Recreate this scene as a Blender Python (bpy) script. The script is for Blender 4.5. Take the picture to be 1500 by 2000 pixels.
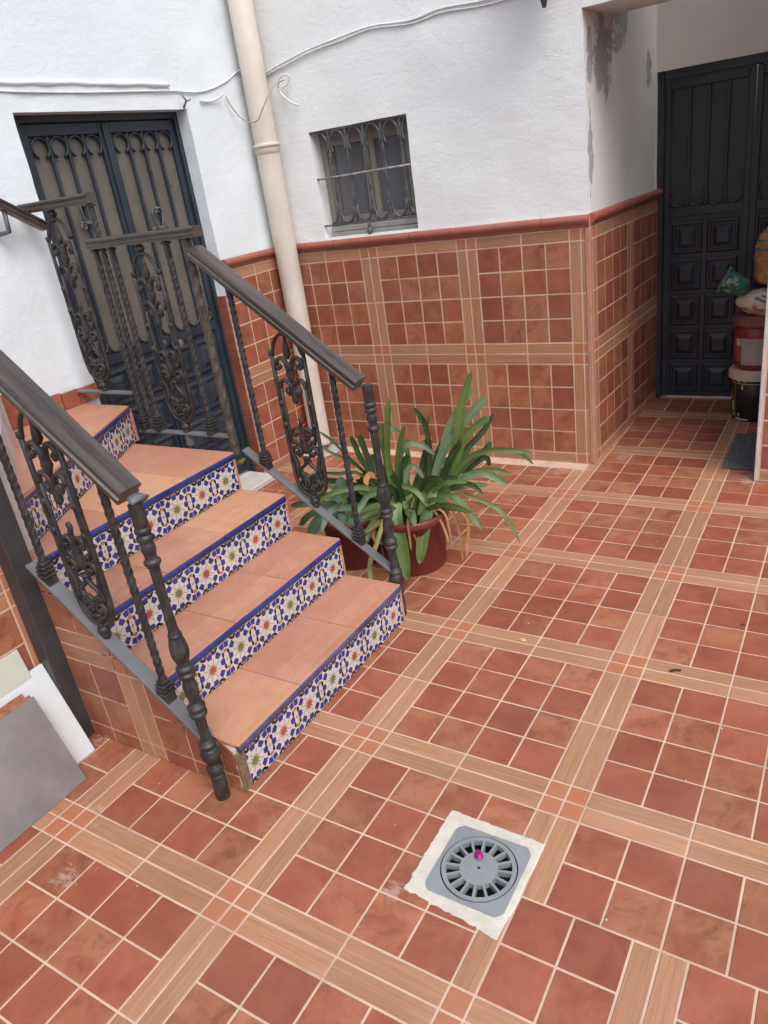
import bpy, bmesh, math, random
from mathutils import Vector, Matrix, noise

for o in list(bpy.data.objects): bpy.data.objects.remove(o)
sc = bpy.context.scene
COL = sc.collection
R = math.radians

# ------------------------------------------------------------------ camera
CAM = Vector((1.2224, -0.8246, 1.6495))
YAW, PITCH, ROLL = -0.6016, -0.4229, -0.1521
FPX = 1458.1 / 2000.0            # focal length in image heights
_f = Vector((math.sin(YAW)*math.cos(PITCH), math.cos(YAW)*math.cos(PITCH), math.sin(PITCH)))
_r = _f.cross(Vector((0, 0, 1))).normalized(); _u = _r.cross(_f)
c_r = math.cos(ROLL)*_r + math.sin(ROLL)*_u
c_u = -math.sin(ROLL)*_r + math.cos(ROLL)*_u
cd = bpy.data.cameras.new('camera'); cam = bpy.data.objects.new('camera', cd); COL.objects.link(cam)
M = Matrix((c_r, c_u, -_f)).transposed().to_4x4(); M.translation = CAM
cam.matrix_world = M
cd.sensor_fit = 'VERTICAL'; cd.sensor_height = 36.0; cd.lens = 36.0*FPX
cd.clip_start = 0.02; cd.clip_end = 200.0
sc.camera = cam

# ------------------------------------------------------------------ sky, sun, exposure
w = bpy.data.worlds.new('World'); sc.world = w; w.use_nodes = True
nt = w.node_tree; nt.nodes.clear()
sky = nt.nodes.new('ShaderNodeTexSky'); sky.sky_type = 'NISHITA'; sky.sun_disc = False
SUN_EL, SUN_AZ = R(53), R(121)     # azimuth measured clockwise from +Y
sky.sun_elevation = SUN_EL; sky.sun_rotation = SUN_AZ
sky.air_density = 1.0; sky.dust_density = 4.0; sky.ozone_density = 1.0
hs = nt.nodes.new('ShaderNodeHueSaturation'); hs.inputs['Saturation'].default_value = 0.80
bg = nt.nodes.new('ShaderNodeBackground'); bg.inputs['Strength'].default_value = 0.15
wo = nt.nodes.new('ShaderNodeOutputWorld')
nt.links.new(sky.outputs[0], hs.inputs['Color']); nt.links.new(hs.outputs[0], bg.inputs['Color']); nt.links.new(bg.outputs[0], wo.inputs[0])
sl = bpy.data.lights.new('sun', 'SUN'); sl.energy = 1.1; sl.angle = R(42); sl.color = (0.985, 0.99, 1.0)
so = bpy.data.objects.new('sun', sl); COL.objects.link(so)
sd = Vector((math.sin(SUN_AZ)*math.cos(SUN_EL), math.cos(SUN_AZ)*math.cos(SUN_EL), math.sin(SUN_EL)))
so.rotation_euler = (-sd).to_track_quat('-Z', 'Y').to_euler(); so.location = (2, -2, 6)
vs = sc.view_settings
vs.view_transform = 'Standard'; vs.look = 'None'; vs.gamma = 1.0; vs.use_curve_mapping = False
vs.exposure = 0.48

# ------------------------------------------------------------------ helpers
rng = random.Random(7)
WM = {}                                            # world matrix of every object we make

def link(o, parent=None, world=None):
    COL.objects.link(o)
    world = world if world is not None else Matrix.Identity(4)
    if parent is not None:
        o.parent = parent; o.matrix_basis = WM[parent].inverted() @ world
    else:
        o.matrix_basis = world
    WM[o] = world
    return o

def tag(o, label=None, cat=None, group=None, kind=None):
    if label: o['label'] = label
    if cat: o['category'] = cat
    if group: o['group'] = group
    if kind: o['kind'] = kind
    elif cat: o['kind'] = 'thing'
    return o

def thing(name, loc, label, cat, group=None):
    e = bpy.data.objects.new(name, None); e.empty_display_size = 0.05
    link(e, None, Matrix.Translation(loc)); tag(e, label, cat, group)
    return e

class Frame:
    """local (u, v, n) axes at an origin"""
    def __init__(s, o, u, v, n):
        s.o = Vector(o); s.u = Vector(u).normalized(); s.v = Vector(v).normalized(); s.n = Vector(n).normalized()
    def __call__(s, p): return s.o + s.u*p[0] + s.v*p[1] + s.n*p[2]
    def mat(s):
        m = Matrix((s.u, s.v, s.n)).transposed().to_4x4(); m.translation = s.o; return m
ID = Frame((0, 0, 0), (1, 0, 0), (0, 1, 0), (0, 0, 1))

class MB:
    def __init__(s, T=None): s.v = []; s.f = []; s.m = []; s.sm = []; s.T = T or (lambda p: Vector(p)); s.cur = 0; s.smooth = False
    def add(s, vs, fs, m=None, smooth=None):
        b = len(s.v); s.v += [s.T(p) for p in vs]
        for f in fs:
            s.f.append([b+i for i in f]); s.m.append(s.cur if m is None else m); s.sm.append(s.smooth if smooth is None else smooth)
    def box(s, a, b, bev=0.0, m=None):
        (x0, y0, z0), (x1, y1, z1) = a, b
        if bev <= 0:
            s.add([(x0,y0,z0),(x1,y0,z0),(x1,y1,z0),(x0,y1,z0),(x0,y0,z1),(x1,y0,z1),(x1,y1,z1),(x0,y1,z1)],
                  [(3,2,1,0),(4,5,6,7),(0,1,5,4),(1,2,6,5),(2,3,7,6),(3,0,4,7)], m); return
        bm = bmesh.new(); bmesh.ops.create_cube(bm, size=1)
        for q in bm.verts: q.co = Vector(((x0+x1)/2+q.co.x*(x1-x0), (y0+y1)/2+q.co.y*(y1-y0), (z0+z1)/2+q.co.z*(z1-z0)))
        bmesh.ops.bevel(bm, geom=bm.edges[:], offset=bev, segments=1, affect='EDGES', profile=0.5)
        bm.verts.index_update()
        s.add([q.co.copy() for q in bm.verts], [[q.index for q in f.verts] for f in bm.faces], m); bm.free()
    def prism(s, poly, z0, z1, ch=0.0, m=None):
        """poly CCW in (u,v), extruded along n; chamfered top edge; no bottom"""
        n = len(poly); vs = [(p[0], p[1], z0) for p in poly]
        if ch > 0:
            vs += [(p[0], p[1], z1-ch) for p in poly]
            ins = inset(poly, ch); vs += [(p[0], p[1], z1) for p in ins]
            fs = [(i, (i+1) % n, n+(i+1) % n, n+i) for i in range(n)] + [(n+i, n+(i+1) % n, 2*n+(i+1) % n, 2*n+i) for i in range(n)]
            fs.append(tuple(range(2*n, 3*n)))
        else:
            vs += [(p[0], p[1], z1) for p in poly]
            fs = [(i, (i+1) % n, n+(i+1) % n, n+i) for i in range(n)]; fs.append(tuple(range(n, 2*n)))
        s.add(vs, fs, m)
    def tube(s, pts, r, sides=6, m=None, closed=False, flat=1.0, up=None, cap=True):
        """sweep a round (or flattened along 'up') section along pts"""
        pts = [Vector(p) for p in pts]; n = len(pts)
        rr = r if isinstance(r, (list, tuple)) else [r]*n
        vs = []; prev = None
        for i, p in enumerate(pts):
            if closed: t = pts[(i+1) % n]-pts[i-1]
            else: t = pts[min(i+1, n-1)]-pts[max(i-1, 0)]
            t = t.normalized() if t.length > 1e-9 else Vector((0, 0, 1))
            a = Vector(up) if up is not None else (prev if prev is not None else (Vector((0, 0, 1)) if abs(t.z) < .9 else Vector((1, 0, 0))))
            a = (a - t*a.dot(t)); a = a.normalized() if a.length > 1e-6 else t.orthogonal().normalized()
            b = t.cross(a); prev = a
            for k in range(sides):
                q = 2*math.pi*k/sides
                vs.append(p + a*(math.cos(q)*rr[i]*flat) + b*(math.sin(q)*rr[i]))
        fs = []
        m_ = n if closed else n-1
        for i in range(m_):
            j = (i+1) % n
            for k in range(sides):
                k2 = (k+1) % sides
                fs.append((i*sides+k, i*sides+k2, j*sides+k2, j*sides+k))
        if cap and not closed:
            fs.append(tuple(range(sides))[::-1]); fs.append(tuple((n-1)*sides+k for k in range(sides)))
        s.add(vs, fs, m, True)
    def lathe(s, prof, c=(0, 0, 0), segs=16, m=None, cap=True, smooth=True):
        """prof = [(r, z)...]; revolve about local z through c"""
        c = Vector(c); vs = []; n = len(prof)
        for r, z in prof:
            for k in range(segs):
                q = 2*math.pi*k/segs; vs.append(c + Vector((math.cos(q)*r, math.sin(q)*r, z)))
        fs = []
        for i in range(n-1):
            for k in range(segs):
                k2 = (k+1) % segs; fs.append((i*segs+k, i*segs+k2, (i+1)*segs+k2, (i+1)*segs+k))
        if cap and prof[0][0] > 1e-5: fs.append(tuple(range(segs))[::-1])
        if cap and prof[-1][0] > 1e-5: fs.append(tuple((n-1)*segs+k for k in range(segs)))
        s.add(vs, fs, m, smooth)
    def ball(s, c, r, sx=1, sy=1, sz=1, m=None, seg=8, ring=5):
        c = Vector(c); vs = []; fs = []
        for i in range(ring+1):
            a = math.pi*i/ring - math.pi/2
            for k in range(seg):
                q = 2*math.pi*k/seg
                vs.append(c+Vector((math.cos(q)*math.cos(a)*r*sx, math.sin(q)*math.cos(a)*r*sy, math.sin(a)*r*sz)))
        for i in range(ring):
            for k in range(seg):
                k2 = (k+1) % seg; fs.append((i*seg+k, i*seg+k2, (i+1)*seg+k2, (i+1)*seg+k))
        s.add(vs, fs, m, True)
    def mesh(s, name, mats):
        me = bpy.data.meshes.new(name); me.from_pydata([tuple(p) for p in s.v], [], s.f)
        for mt in (mats if isinstance(mats, (list, tuple)) else [mats]): me.materials.append(mt)
        me.polygons.foreach_set('material_index', s.m); me.polygons.foreach_set('use_smooth', s.sm)
        me.update(); return me
    def build(s, name, mats, parent=None, world=None):
        """vertices are in world space unless a world matrix is given (then they are local to it)"""
        me = s.mesh(name, mats)
        if world is None and parent is not None:
            world = WM[parent].copy(); me.transform(world.inverted())
        o = bpy.data.objects.new(name, me)
        return link(o, parent, world)

def inset(poly, d):
    n = len(poly); out = []
    for i in range(n):
        p0 = Vector(poly[i-1]).to_2d(); p = Vector(poly[i]).to_2d(); p1 = Vector(poly[(i+1) % n]).to_2d()
        e0 = (p-p0); e1 = (p1-p)
        if e0.length < 1e-7 or e1.length < 1e-7: out.append(tuple(p)); continue
        e0.normalize(); e1.normalize()
        n0 = Vector((-e0.y, e0.x)); n1 = Vector((-e1.y, e1.x)); b = n0+n1
        if b.length < 1e-6: out.append(tuple(p)); continue
        b.normalize(); c = max(b.dot(n0), 0.35); out.append(tuple(p+b*(d/c)))
    return out

def clip(poly, region):
    """Sutherland-Hodgman: clip poly with a convex CCW region"""
    out = list(poly)
    for i in range(len(region)):
        a = region[i]; b = region[(i+1) % len(region)]; inp = out; out = []
        if not inp: break
        side = lambda p: (b[0]-a[0])*(p[1]-a[1])-(b[1]-a[1])*(p[0]-a[0])
        for k in range(len(inp)):
            p = inp[k]; q = inp[(k+1) % len(inp)]; sp = side(p); sq = side(q)
            if sp >= 0: out.append(p)
            if (sp >= 0) != (sq >= 0):
                t = sp/(sp-sq); out.append((p[0]+(q[0]-p[0])*t, p[1]+(q[1]-p[1])*t))
    res = []
    for p in out:
        if not res or math.hypot(p[0]-res[-1][0], p[1]-res[-1][1]) > 1e-4: res.append(p)
    if len(res) > 1 and math.hypot(res[0][0]-res[-1][0], res[0][1]-res[-1][1]) < 1e-4: res.pop()
    return res

def area(poly): return 0.5*sum(poly[i-1][0]*poly[i][1]-poly[i][0]*poly[i-1][1] for i in range(len(poly)))

_cache = {}
def piece(name, poly, fr, thick, mat, parent, ch=0.0015, rect=None, base=0.0):
    """one tile: a chamfered slab standing 'thick' proud of the frame plane"""
    if rect is not None:
        u0, u1, v0, v1 = rect; wu, wv = u1-u0, v1-v0; c = fr(((u0+u1)/2, (v0+v1)/2, base))
        if wv > wu*1.02: ux, vx = fr.v, -fr.u; a, b = wv, wu
        else: ux, vx = fr.u, fr.v; a, b = wu, wv
        key = (mat.name, round(a*1000), round(b*1000), thick, ch)
        if key not in _cache:
            mb = MB(); mb.prism([(-a/2, -b/2), (a/2, -b/2), (a/2, b/2), (-a/2, b/2)], 0, thick, ch); _cache[key] = mb.mesh(name, mat)
        o = bpy.data.objects.new(name, _cache[key])
        tilt = Matrix.Translation((0, 0, rng.uniform(-.0004, .0004))) @ Matrix.Rotation(rng.uniform(-.004, .004), 4, 'X') @ Matrix.Rotation(rng.uniform(-.004, .004), 4, 'Y')
        return link(o, parent, Frame(c, ux, vx, fr.n).mat() @ tilt)
    cx = sum(p[0] for p in poly)/len(poly); cy = sum(p[1] for p in poly)/len(poly)
    mb = MB(); mb.prism([(p[0]-cx, p[1]-cy) for p in poly], 0, thick, ch)
    o = bpy.data.objects.new(name, mb.mesh(name, mat))
    return link(o, parent, Frame(fr((cx, cy, base)), fr.u, fr.v, fr.n).mat())

def bez(P, n=12):
    P = [Vector(p) for p in P]; out = []
    for i in range(n+1):
        t = i/n; s = 1-t; out.append(P[0]*s**3+P[1]*3*s*s*t+P[2]*3*s*t*t+P[3]*t**3)
    return out
def spline(P, n=6):
    """Catmull-Rom through points"""
    P = [Vector(p) for p in P]; out = []
    for i in range(len(P)-1):
        a = P[max(i-1, 0)]; b = P[i]; c = P[i+1]; d = P[min(i+2, len(P)-1)]
        for k in range(n):
            t = k/n; out.append(0.5*((2*b)+(c-a)*t+(2*a-5*b+4*c-d)*t*t+(3*b-a-3*c+d)*t**3))
    out.append(P[-1]); return out

# ------------------------------------------------------------------ materials
class NT:
    def __init__(s, name):
        s.mat = bpy.data.materials.new(name); s.mat.use_nodes = True; s.t = s.mat.node_tree
        s.b = s.t.nodes['Principled BSDF']; s.out = s.t.nodes['Material Output']
    def n(s, typ, **kw):
        k = s.t.nodes.new('ShaderNode'+typ)
        for a, b in kw.items():
            if a.startswith('i_'):
                key = a[2:].replace('_', ' '); k.inputs[key].default_value = b
            else: setattr(k, a, b)
        return k
    def l(s, a, b): s.t.links.new(a, b)
    def rnd(s):
        o = s.n('ObjectInfo'); g = s.n('NewGeometry'); a = s.n('Math', operation='ADD'); s.l(o.outputs['Random'], a.inputs[0]); s.l(g.outputs['Random Per Island'], a.inputs[1])
        f = s.n('Math', operation='FRACT'); s.l(a.outputs[0], f.inputs[0]); return f.outputs[0]
    def coord(s, rnd=None, world=False, scale=(1, 1, 1)):
        tc = s.n('TexCoord')
        src = tc.outputs['Object']
        if world: g = s.n('NewGeometry'); src = g.outputs['Position']
        mp = s.n('Mapping'); mp.inputs['Scale'].default_value = scale; s.l(src, mp.inputs['Vector'])
        if rnd is not None:
            v = s.n('VectorMath', operation='SCALE'); v.inputs[0].default_value = (37.1, 91.7, 13.3); s.l(rnd, v.inputs['Scale'])
            a = s.n('VectorMath', operation='ADD'); s.l(mp.outputs[0], a.inputs[0]); s.l(v.outputs[0], a.inputs[1]); return a.outputs[0]
        return mp.outputs[0]
    def noise(s, vec, scale, detail=3, rough=0.55, dist=0.0):
        k = s.n('TexNoise'); k.inputs['Scale'].default_value = scale; k.inputs['Detail'].default_value = detail; k.inputs['Roughness'].default_value = rough; k.inputs['Distortion'].default_value = dist
        s.l(vec, k.inputs['Vector']); return k.outputs['Fac']
    def ramp(s, fac, stops, interp='LINEAR'):
        k = s.n('ValToRGB'); k.color_ramp.interpolation = interp; e = k.color_ramp.elements
        while len(e) < len(stops): e.new(0.5)
        for i, (p, c) in enumerate(stops):
            e[i].position = p; e[i].color = (c, c, c, 1) if isinstance(c, (int, float)) else (*c, 1)
        s.l(fac, k.inputs[0]); return k.outputs[0]
    def mix(s, fac, a, b, mode='MIX'):
        k = s.n('Mix', data_type='RGBA', blend_type=mode)
        for v, i in ((fac, 0), (a, 6), (b, 7)):
            if isinstance(v, (int, float)): k.inputs[i].default_value = v
            elif isinstance(v, tuple): k.inputs[i].default_value = (*v, 1)
            else: s.l(v, k.inputs[i])
        return k.outputs[2]
    def math(s, op, a, b=None):
        k = s.n('Math', operation=op)
        for i, v in enumerate((a, b)):
            if v is None: continue
            if isinstance(v, (int, float)): k.inputs[i].default_value = v
            else: s.l(v, k.inputs[i])
        return k.outputs[0]
    def bump(s, h, strength=0.2, dist=0.002, prev=None):
        k = s.n('Bump'); k.inputs['Strength'].default_value = strength; k.inputs['Distance'].default_value = dist
        s.l(h, k.inputs['Height'])
        if prev is not None: s.l(prev, k.inputs['Normal'])
        return k.outputs[0]
    def done(s, col=None, rough=None, normal=None, metal=0.0, spec=None):
        if col is not None:
            if isinstance(col, tuple): s.b.inputs['Base Color'].default_value = (*col, 1)
            else: s.l(col, s.b.inputs['Base Color'])
        if rough is not None:
            if isinstance(rough, (int, float)): s.b.inputs['Roughness'].default_value = rough
            else: s.l(rough, s.b.inputs['Roughness'])
        if normal is not None: s.l(normal, s.b.inputs['Normal'])
        s.b.inputs['Metallic'].default_value = metal
        if spec is not None: s.b.inputs['Specular IOR Level'].default_value = spec
        return s.mat

SMEARS = [(-.64, .02, .10), (-.50, -.14, .07), (.36, .21, .05), (-.02, 2.97, .10), (.83, 3.02, .14), (-.88, .30, .07), (-.1, 3.0, .25), (.15, 3.2, .12), (-.25, 1.33, .05)]
def smear(s, col, amount=.30):
    """dried lime and cement smears on the floor around a few spots"""
    wv = s.coord(None, world=True); n_ = s.noise(s.coord(None, world=True, scale=(1, 2.2, 1)), 26, 5, .7, .8); sep = s.n('SeparateXYZ'); s.l(wv, sep.inputs[0]); tot = None
    for (x, y, r) in SMEARS:
        dx = s.math('DIVIDE', s.math('SUBTRACT', sep.outputs[0], x), r); dy = s.math('DIVIDE', s.math('SUBTRACT', sep.outputs[1], y), r)
        d = s.math('SUBTRACT', 1.0, s.math('SQRT', s.math('ADD', s.math('MULTIPLY', dx, dx), s.math('MULTIPLY', dy, dy))))
        tot = d if tot is None else s.math('MAXIMUM', tot, d)
    k = s.math('ADD', s.math('SUBTRACT', s.math('MULTIPLY', tot, .32), s.math('MULTIPLY', s.math('GREATER_THAN', sep.outputs[2], .012), 9.0)), n_)
    return s.mix(s.math('MULTIPLY', s.ramp(k, [(.66, 0), (.80, 1)]), amount), col, (.62, .56, .52))
def m_red(name, k=1.0):
    s = NT(name); r = s.rnd(); v = s.coord(r)
    c = lambda *a: tuple(x*k for x in a)
    n1 = s.noise(v, 9, 5, .62, .6); n2 = s.noise(v, 26, 5, .65, .3)
    plain = s.mix(s.ramp(n1, [(.35, 0), (.68, 1)]), c(.226, .062, .036), c(.303, .097, .055))
    mott = s.mix(s.ramp(n1, [(.38, 0), (.60, 1)]), c(.268, .082, .045), c(.325, .132, .070))
    n3 = s.noise(v, 17, 6, .7, 1.0)
    mott = s.mix(s.math('MULTIPLY', s.ramp(n3, [(.50, 0), (.68, 1)]), .62), mott, c(.120, .048, .026))
    plain = s.mix(s.math('MULTIPLY', s.ramp(n3, [(.55, 0), (.72, 1)]), .30), plain, c(.150, .048, .028))
    col = s.mix(s.ramp(r, [(.42, 0), (.58, 1)]), plain, mott)
    br = s.math('FRACT', s.math('MULTIPLY', r, 7.31))
    hs_ = s.n('HueSaturation'); s.l(col, hs_.inputs['Color']); s.l(s.math('ADD', s.math('MULTIPLY', br, .26), .87), hs_.inputs['Value'])
    wv = s.coord(None, world=True)
    dirt = s.noise(wv, 2.3, 4, .6); speck = s.noise(wv, 160, 2, .5)
    col = s.mix(s.math('MULTIPLY', s.ramp(dirt, [(.5, 0), (.75, 1)]), .08), hs_.outputs[0], (.55, .40, .33))
    col = s.mix(s.math('MULTIPLY', s.ramp(speck, [(.735, 0), (.76, 1)]), .55), col, (.62, .50, .44))
    col = smear(s, col)
    bn = s.noise(v, 60, 4, .6)
    nm = s.bump(bn, .12, .0012)
    return s.done(col, s.ramp(n2, [(.3, .33), (.7, .52)]), nm, spec=.45)

def m_strip(name, k=1.0):
    s = NT(name); r = s.rnd(); v = s.coord(r, scale=(5, 150, 150)); v2 = s.coord(r, scale=(8, 420, 420))
    n1 = s.noise(v, 1.0, 4, .6, .4); n2 = s.noise(v2, 1.0, 3, .6)
    col = s.mix(s.ramp(n1, [(.3, 0), (.7, 1)]), (.325*k, .153*k, .084*k), (.430*k, .225*k, .132*k))
    col = s.mix(s.math('MULTIPLY', s.ramp(n2, [(.52, 0), (.7, 1)]), .5), col, (.195*k, .095*k, .052*k))
    hs_ = s.n('HueSaturation'); s.l(col, hs_.inputs['Color']); s.l(s.math('ADD', s.math('MULTIPLY', r, .22), .89), hs_.inputs['Value'])
    wv = s.coord(None, world=True); dirt = s.noise(wv, 2.3, 4, .6)
    col = s.mix(s.math('MULTIPLY', s.ramp(dirt, [(.5, 0), (.75, 1)]), .14), hs_.outputs[0], (.6, .46, .37))
    col = smear(s, col)
    return s.done(col, .45, s.bump(n2, .15, .001), spec=.38)

def m_corner(name, k=1.0):
    s = NT(name); r = s.rnd(); v = s.coord(r); n1 = s.noise(v, 22, 4, .6)
    col = s.mix(s.ramp(n1, [(.35, 0), (.65, 1)]), (.400*k, .142*k, .070*k), (.375*k, .165*k, .090*k))
    return s.done(col, .5, s.bump(n1, .1, .001), spec=.38)

def m_noise(name, a, b, scale, rough=.8, bump=.2, dist=.002, detail=4, world=True, spec=.3, metal=0.0, r1=.35, r2=.65):
    s = NT(name); v = s.coord(None, world=world); n1 = s.noise(v, scale, detail, .6); n2 = s.noise(v, scale*7, 3, .6)
    col = s.mix(s.ramp(n1, [(r1, 0), (r2, 1)]), a, b)
    return s.done(col, rough, s.bump(n2, bump, dist), metal, spec)

def m_plaster(name, tint=(.80, .80, .79)):
    s = NT(name); v = s.coord(None, world=True)
    big = s.noise(v, 1.1, 4, .6); med = s.noise(v, 9, 5, .62, .5); fine = s.noise(v, 70, 4, .6); str_ = s.noise(s.coord(None, world=True, scale=(16, 16, 26)), 1.0, 5, .65, .3)
    col = s.mix(s.ramp(big, [(.35, 0), (.7, 1)]), tint, (tint[0]*.94, tint[1]*.945, tint[2]*.95))
    col = s.mix(s.math('MULTIPLY', s.ramp(med, [(.60, 0), (.75, 1)]), .25), col, (.62, .62, .62))
    rid = s.noise(s.coord(None, world=True, scale=(5, 5, 9)), 1.6, 6, .66, .5)
    b1 = s.bump(big, .30, .03); b2 = s.bump(med, .30, .008, b1); b3 = s.bump(rid, .34, .012, b2); b3 = s.bump(str_, .16, .005, b3); b4 = s.bump(fine, .28, .0022, b3)
    return s.done(col, .9, b4, spec=.15)

def m_worn_plaster(name, spots):
    """old distemper with a few flaked grey patches (y, z, ry, rz) on a wall facing +x"""
    s = NT(name); v = s.coord(None, world=True)
    big = s.noise(v, 1.7, 4, .6); med = s.noise(v, 12, 5, .65, .6); fine = s.noise(v, 80, 4, .6)
    col = s.mix(s.ramp(big, [(.35, 0), (.68, 1)]), (.74, .73, .715), (.64, .625, .61))
    sep = s.n('SeparateXYZ'); s.l(v, sep.inputs[0]); tot = None
    for (y, z, ry, rz) in spots:
        dy = s.math('DIVIDE', s.math('SUBTRACT', sep.outputs[1], y), ry); dz = s.math('DIVIDE', s.math('SUBTRACT', sep.outputs[2], z), rz)
        d = s.math('SQRT', s.math('ADD', s.math('MULTIPLY', dy, dy), s.math('MULTIPLY', dz, dz)))
        m_ = s.math('SUBTRACT', 1.25, d); tot = m_ if tot is None else s.math('MAXIMUM', tot, m_)
    blo = s.noise(v, 5.5, 7, .68, .4); k = s.math('ADD', tot, s.math('MULTIPLY', s.math('SUBTRACT', blo, .5), 4.2))
    mask = s.ramp(k, [(.34, 0), (.56, 1)])
    grey = s.mix(s.ramp(med, [(.3, 0), (.7, 1)]), (.30, .30, .33), (.46, .45, .45))
    col = s.mix(mask, col, grey)
    h = s.math('SUBTRACT', s.math('MULTIPLY', fine, .4), mask)
    return s.done(col, .9, s.bump(h, .6, .003, s.bump(med, .3, .006)), spec=.15)

def m_iron(name, a=(.017, .016, .017), b=(.052, .047, .045)):
    s = NT(name); v = s.coord(None, world=True); n1 = s.noise(v, 26, 5, .65); n2 = s.noise(v, 170, 3, .6); g = s.n('NewGeometry')
    sep = s.n('SeparateXYZ'); s.l(g.outputs['Normal'], sep.inputs[0])
    dust = s.math('MULTIPLY', s.ramp(n1, [(.42, 0), (.62, 1)]), .75)
    col = s.mix(dust, a, b)
    chip = s.ramp(s.noise(v, 60, 4, .7), [(.69, 0), (.72, 1)]); col = s.mix(s.math('MULTIPLY', chip, .6), col, (.21, .16, .125))
    return s.done(col, s.ramp(n1, [(.3, .40), (.7, .62)]), s.bump(n2, .25, .001), .0, .5)

def m_railwood(name):
    s = NT(name); v = s.coord(None, scale=(4, 130, 130)); v1 = s.coord(None, scale=(2.5, 26, 26))
    n1 = s.noise(v, 1, 4, .65); n0 = s.noise(v1, 1, 4, .6, .5)
    col = s.mix(s.ramp(n0, [(.3, 0), (.7, 1)]), (.040, .031, .027), (.100, .082, .073))
    col = s.mix(s.math('MULTIPLY', s.ramp(n1, [(.50, 0), (.66, 1)]), .65), col, (.030, .024, .022))
    return s.done(col, s.ramp(n0, [(.35, .22), (.65, .42)]), s.bump(n1, .35, .0015), spec=.55)

def m_paint(name, col, rough=.4, var=.25, chips=None):
    s = NT(name); v = s.coord(None, world=True); n1 = s.noise(v, 7, 4, .6); n2 = s.noise(v, 120, 3, .6)
    c = s.mix(s.ramp(n1, [(.3, 0), (.7, 1)]), tuple(x*(1-var) for x in col), tuple(x*(1+var) for x in col))
    if chips:
        c = s.mix(s.math('MULTIPLY', s.ramp(s.noise(v, 34, 5, .72), [(.70, 0), (.72, 1)]), .8), c, chips)
    return s.done(c, s.ramp(n1, [(.3, rough*.85), (.7, rough*1.2)]), s.bump(n2, .10, .001), spec=.45)

def m_tread(name):
    s = NT(name); r = s.rnd(); v = s.coord(r); n1 = s.noise(v, 5, 4, .6); n2 = s.noise(v, 40, 4, .6)
    tone = s.ramp(r, [(0, (.385, .175, .115)), (.35, (.45, .210, .138)), (.7, (.41, .180, .115)), (1, (.53, .275, .150))])
    col = s.mix(s.math('MULTIPLY', s.ramp(n1, [(.38, 0), (.7, 1)]), .40), tone, (.54, .30, .205))
    st_ = s.noise(v, 16, 6, .7, .7); col = s.mix(s.math('MULTIPLY', s.ramp(st_, [(.50, 0), (.72, 1)]), .35), col, (.27, .115, .075))
    wv = s.coord(None, world=True); sp = s.noise(wv, 140, 2, .5); ds = s.noise(wv, 4, 4, .6)
    col = s.mix(s.math('MULTIPLY', s.ramp(ds, [(.5, 0), (.72, 1)]), .16), col, (.6, .44, .36))
    col = s.mix(s.math('MULTIPLY', s.ramp(sp, [(.73, 0), (.76, 1)]), .5), col, (.7, .55, .46))
    return s.done(col, .5, s.bump(n2, .12, .001), spec=.35)

def m_leaf(name, a, b):
    s = NT(name); r = s.rnd(); v = s.coord(r, scale=(1, 1, 1)); n1 = s.noise(v, 14, 3, .6)
    col = s.mix(s.ramp(n1, [(.3, 0), (.7, 1)]), a, b)
    hs_ = s.n('HueSaturation'); s.l(col, hs_.inputs['Color']); s.l(s.math('ADD', s.math('MULTIPLY', r, .5), .75), hs_.inputs['Value'])
    al = s.n('Attribute', attribute_name='along'); ac = s.n('Attribute', attribute_name='across')
    tip = s.math('MULTIPLY', s.ramp(s.math('ADD', al.outputs['Fac'], s.math('MULTIPLY', s.math('SUBTRACT', n1, .5), .14)), [(.93, 0), (.985, 1)]), s.math('GREATER_THAN', s.math('FRACT', s.math('MULTIPLY', r, 5.7)), .45))
    pale = s.ramp(al.outputs['Fac'], [(0, .75), (.30, 0)])
    lc = s.mix(s.math('MULTIPLY', pale, .35), hs_.outputs[0], tuple(min(1, x*1.9) for x in b))
    lc = s.mix(tip, lc, (.30, .16, .06))
    wvn = s.math('SINE', s.math('MULTIPLY', ac.outputs['Fac'], 34.0))
    lc = s.mix(s.math('MULTIPLY', s.ramp(s.math('ABSOLUTE', ac.outputs['Fac']), [(0, 1), (.14, 0)]), .30), lc, tuple(min(1, x*1.8) for x in b))
    s.l(s.bump(s.math('ADD', s.math('MULTIPLY', wvn, .5), n1), .35, .0010), s.b.inputs['Normal'])
    b_ = s.b; s.l(lc, b_.inputs['Base Color']); b_.inputs['Roughness'].default_value = .30; b_.inputs['Specular IOR Level'].default_value = .5
    t = s.n('BsdfTranslucent'); s.l(lc, t.inputs[0]); mx = s.n('MixShader'); mx.inputs[0].default_value = .18
    s.l(b_.outputs[0], mx.inputs[1]); s.l(t.outputs[0], mx.inputs[2]); s.l(mx.outputs[0], s.out.inputs[0]); return s.mat

RED = m_red('red_tile', 1.04); STRIP = m_strip('wood_look_strip'); CORN = m_corner('orange_corner')
GROUT = m_noise('grout', (.61, .435, .335), (.40, .28, .21), 5, .9, .3, .002, 6, r1=.42, r2=.74)
MOULD = m_paint('moulding_glaze', (.32, .105, .075), .35, .12, (.5, .38, .34))
EDGE = m_noise('edge_trim', (.46, .235, .165), (.38, .185, .13), 20, .6, .2)
PLASTER = m_plaster('white_plaster', (.765, .79, .80)); COOLPLASTER = m_plaster('cool_cast_plaster', (.70, .765, .81))  # cool cast of the light put into the wall tints, strongest on the left
WORNPL = m_worn_plaster('worn_plaster', [(3.34, 2.04, .15, .20), (3.60, 2.26, .12, .18), (3.15, 1.62, .04, .26), (4.14, 1.98, .05, .16), (3.12, 1.40, .06, .06), (3.16, 2.02, .05, .22)])
CONC = m_noise('cement', (.46, .43, .40), (.36, .335, .31), 14, .95, .5, .004)
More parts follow.
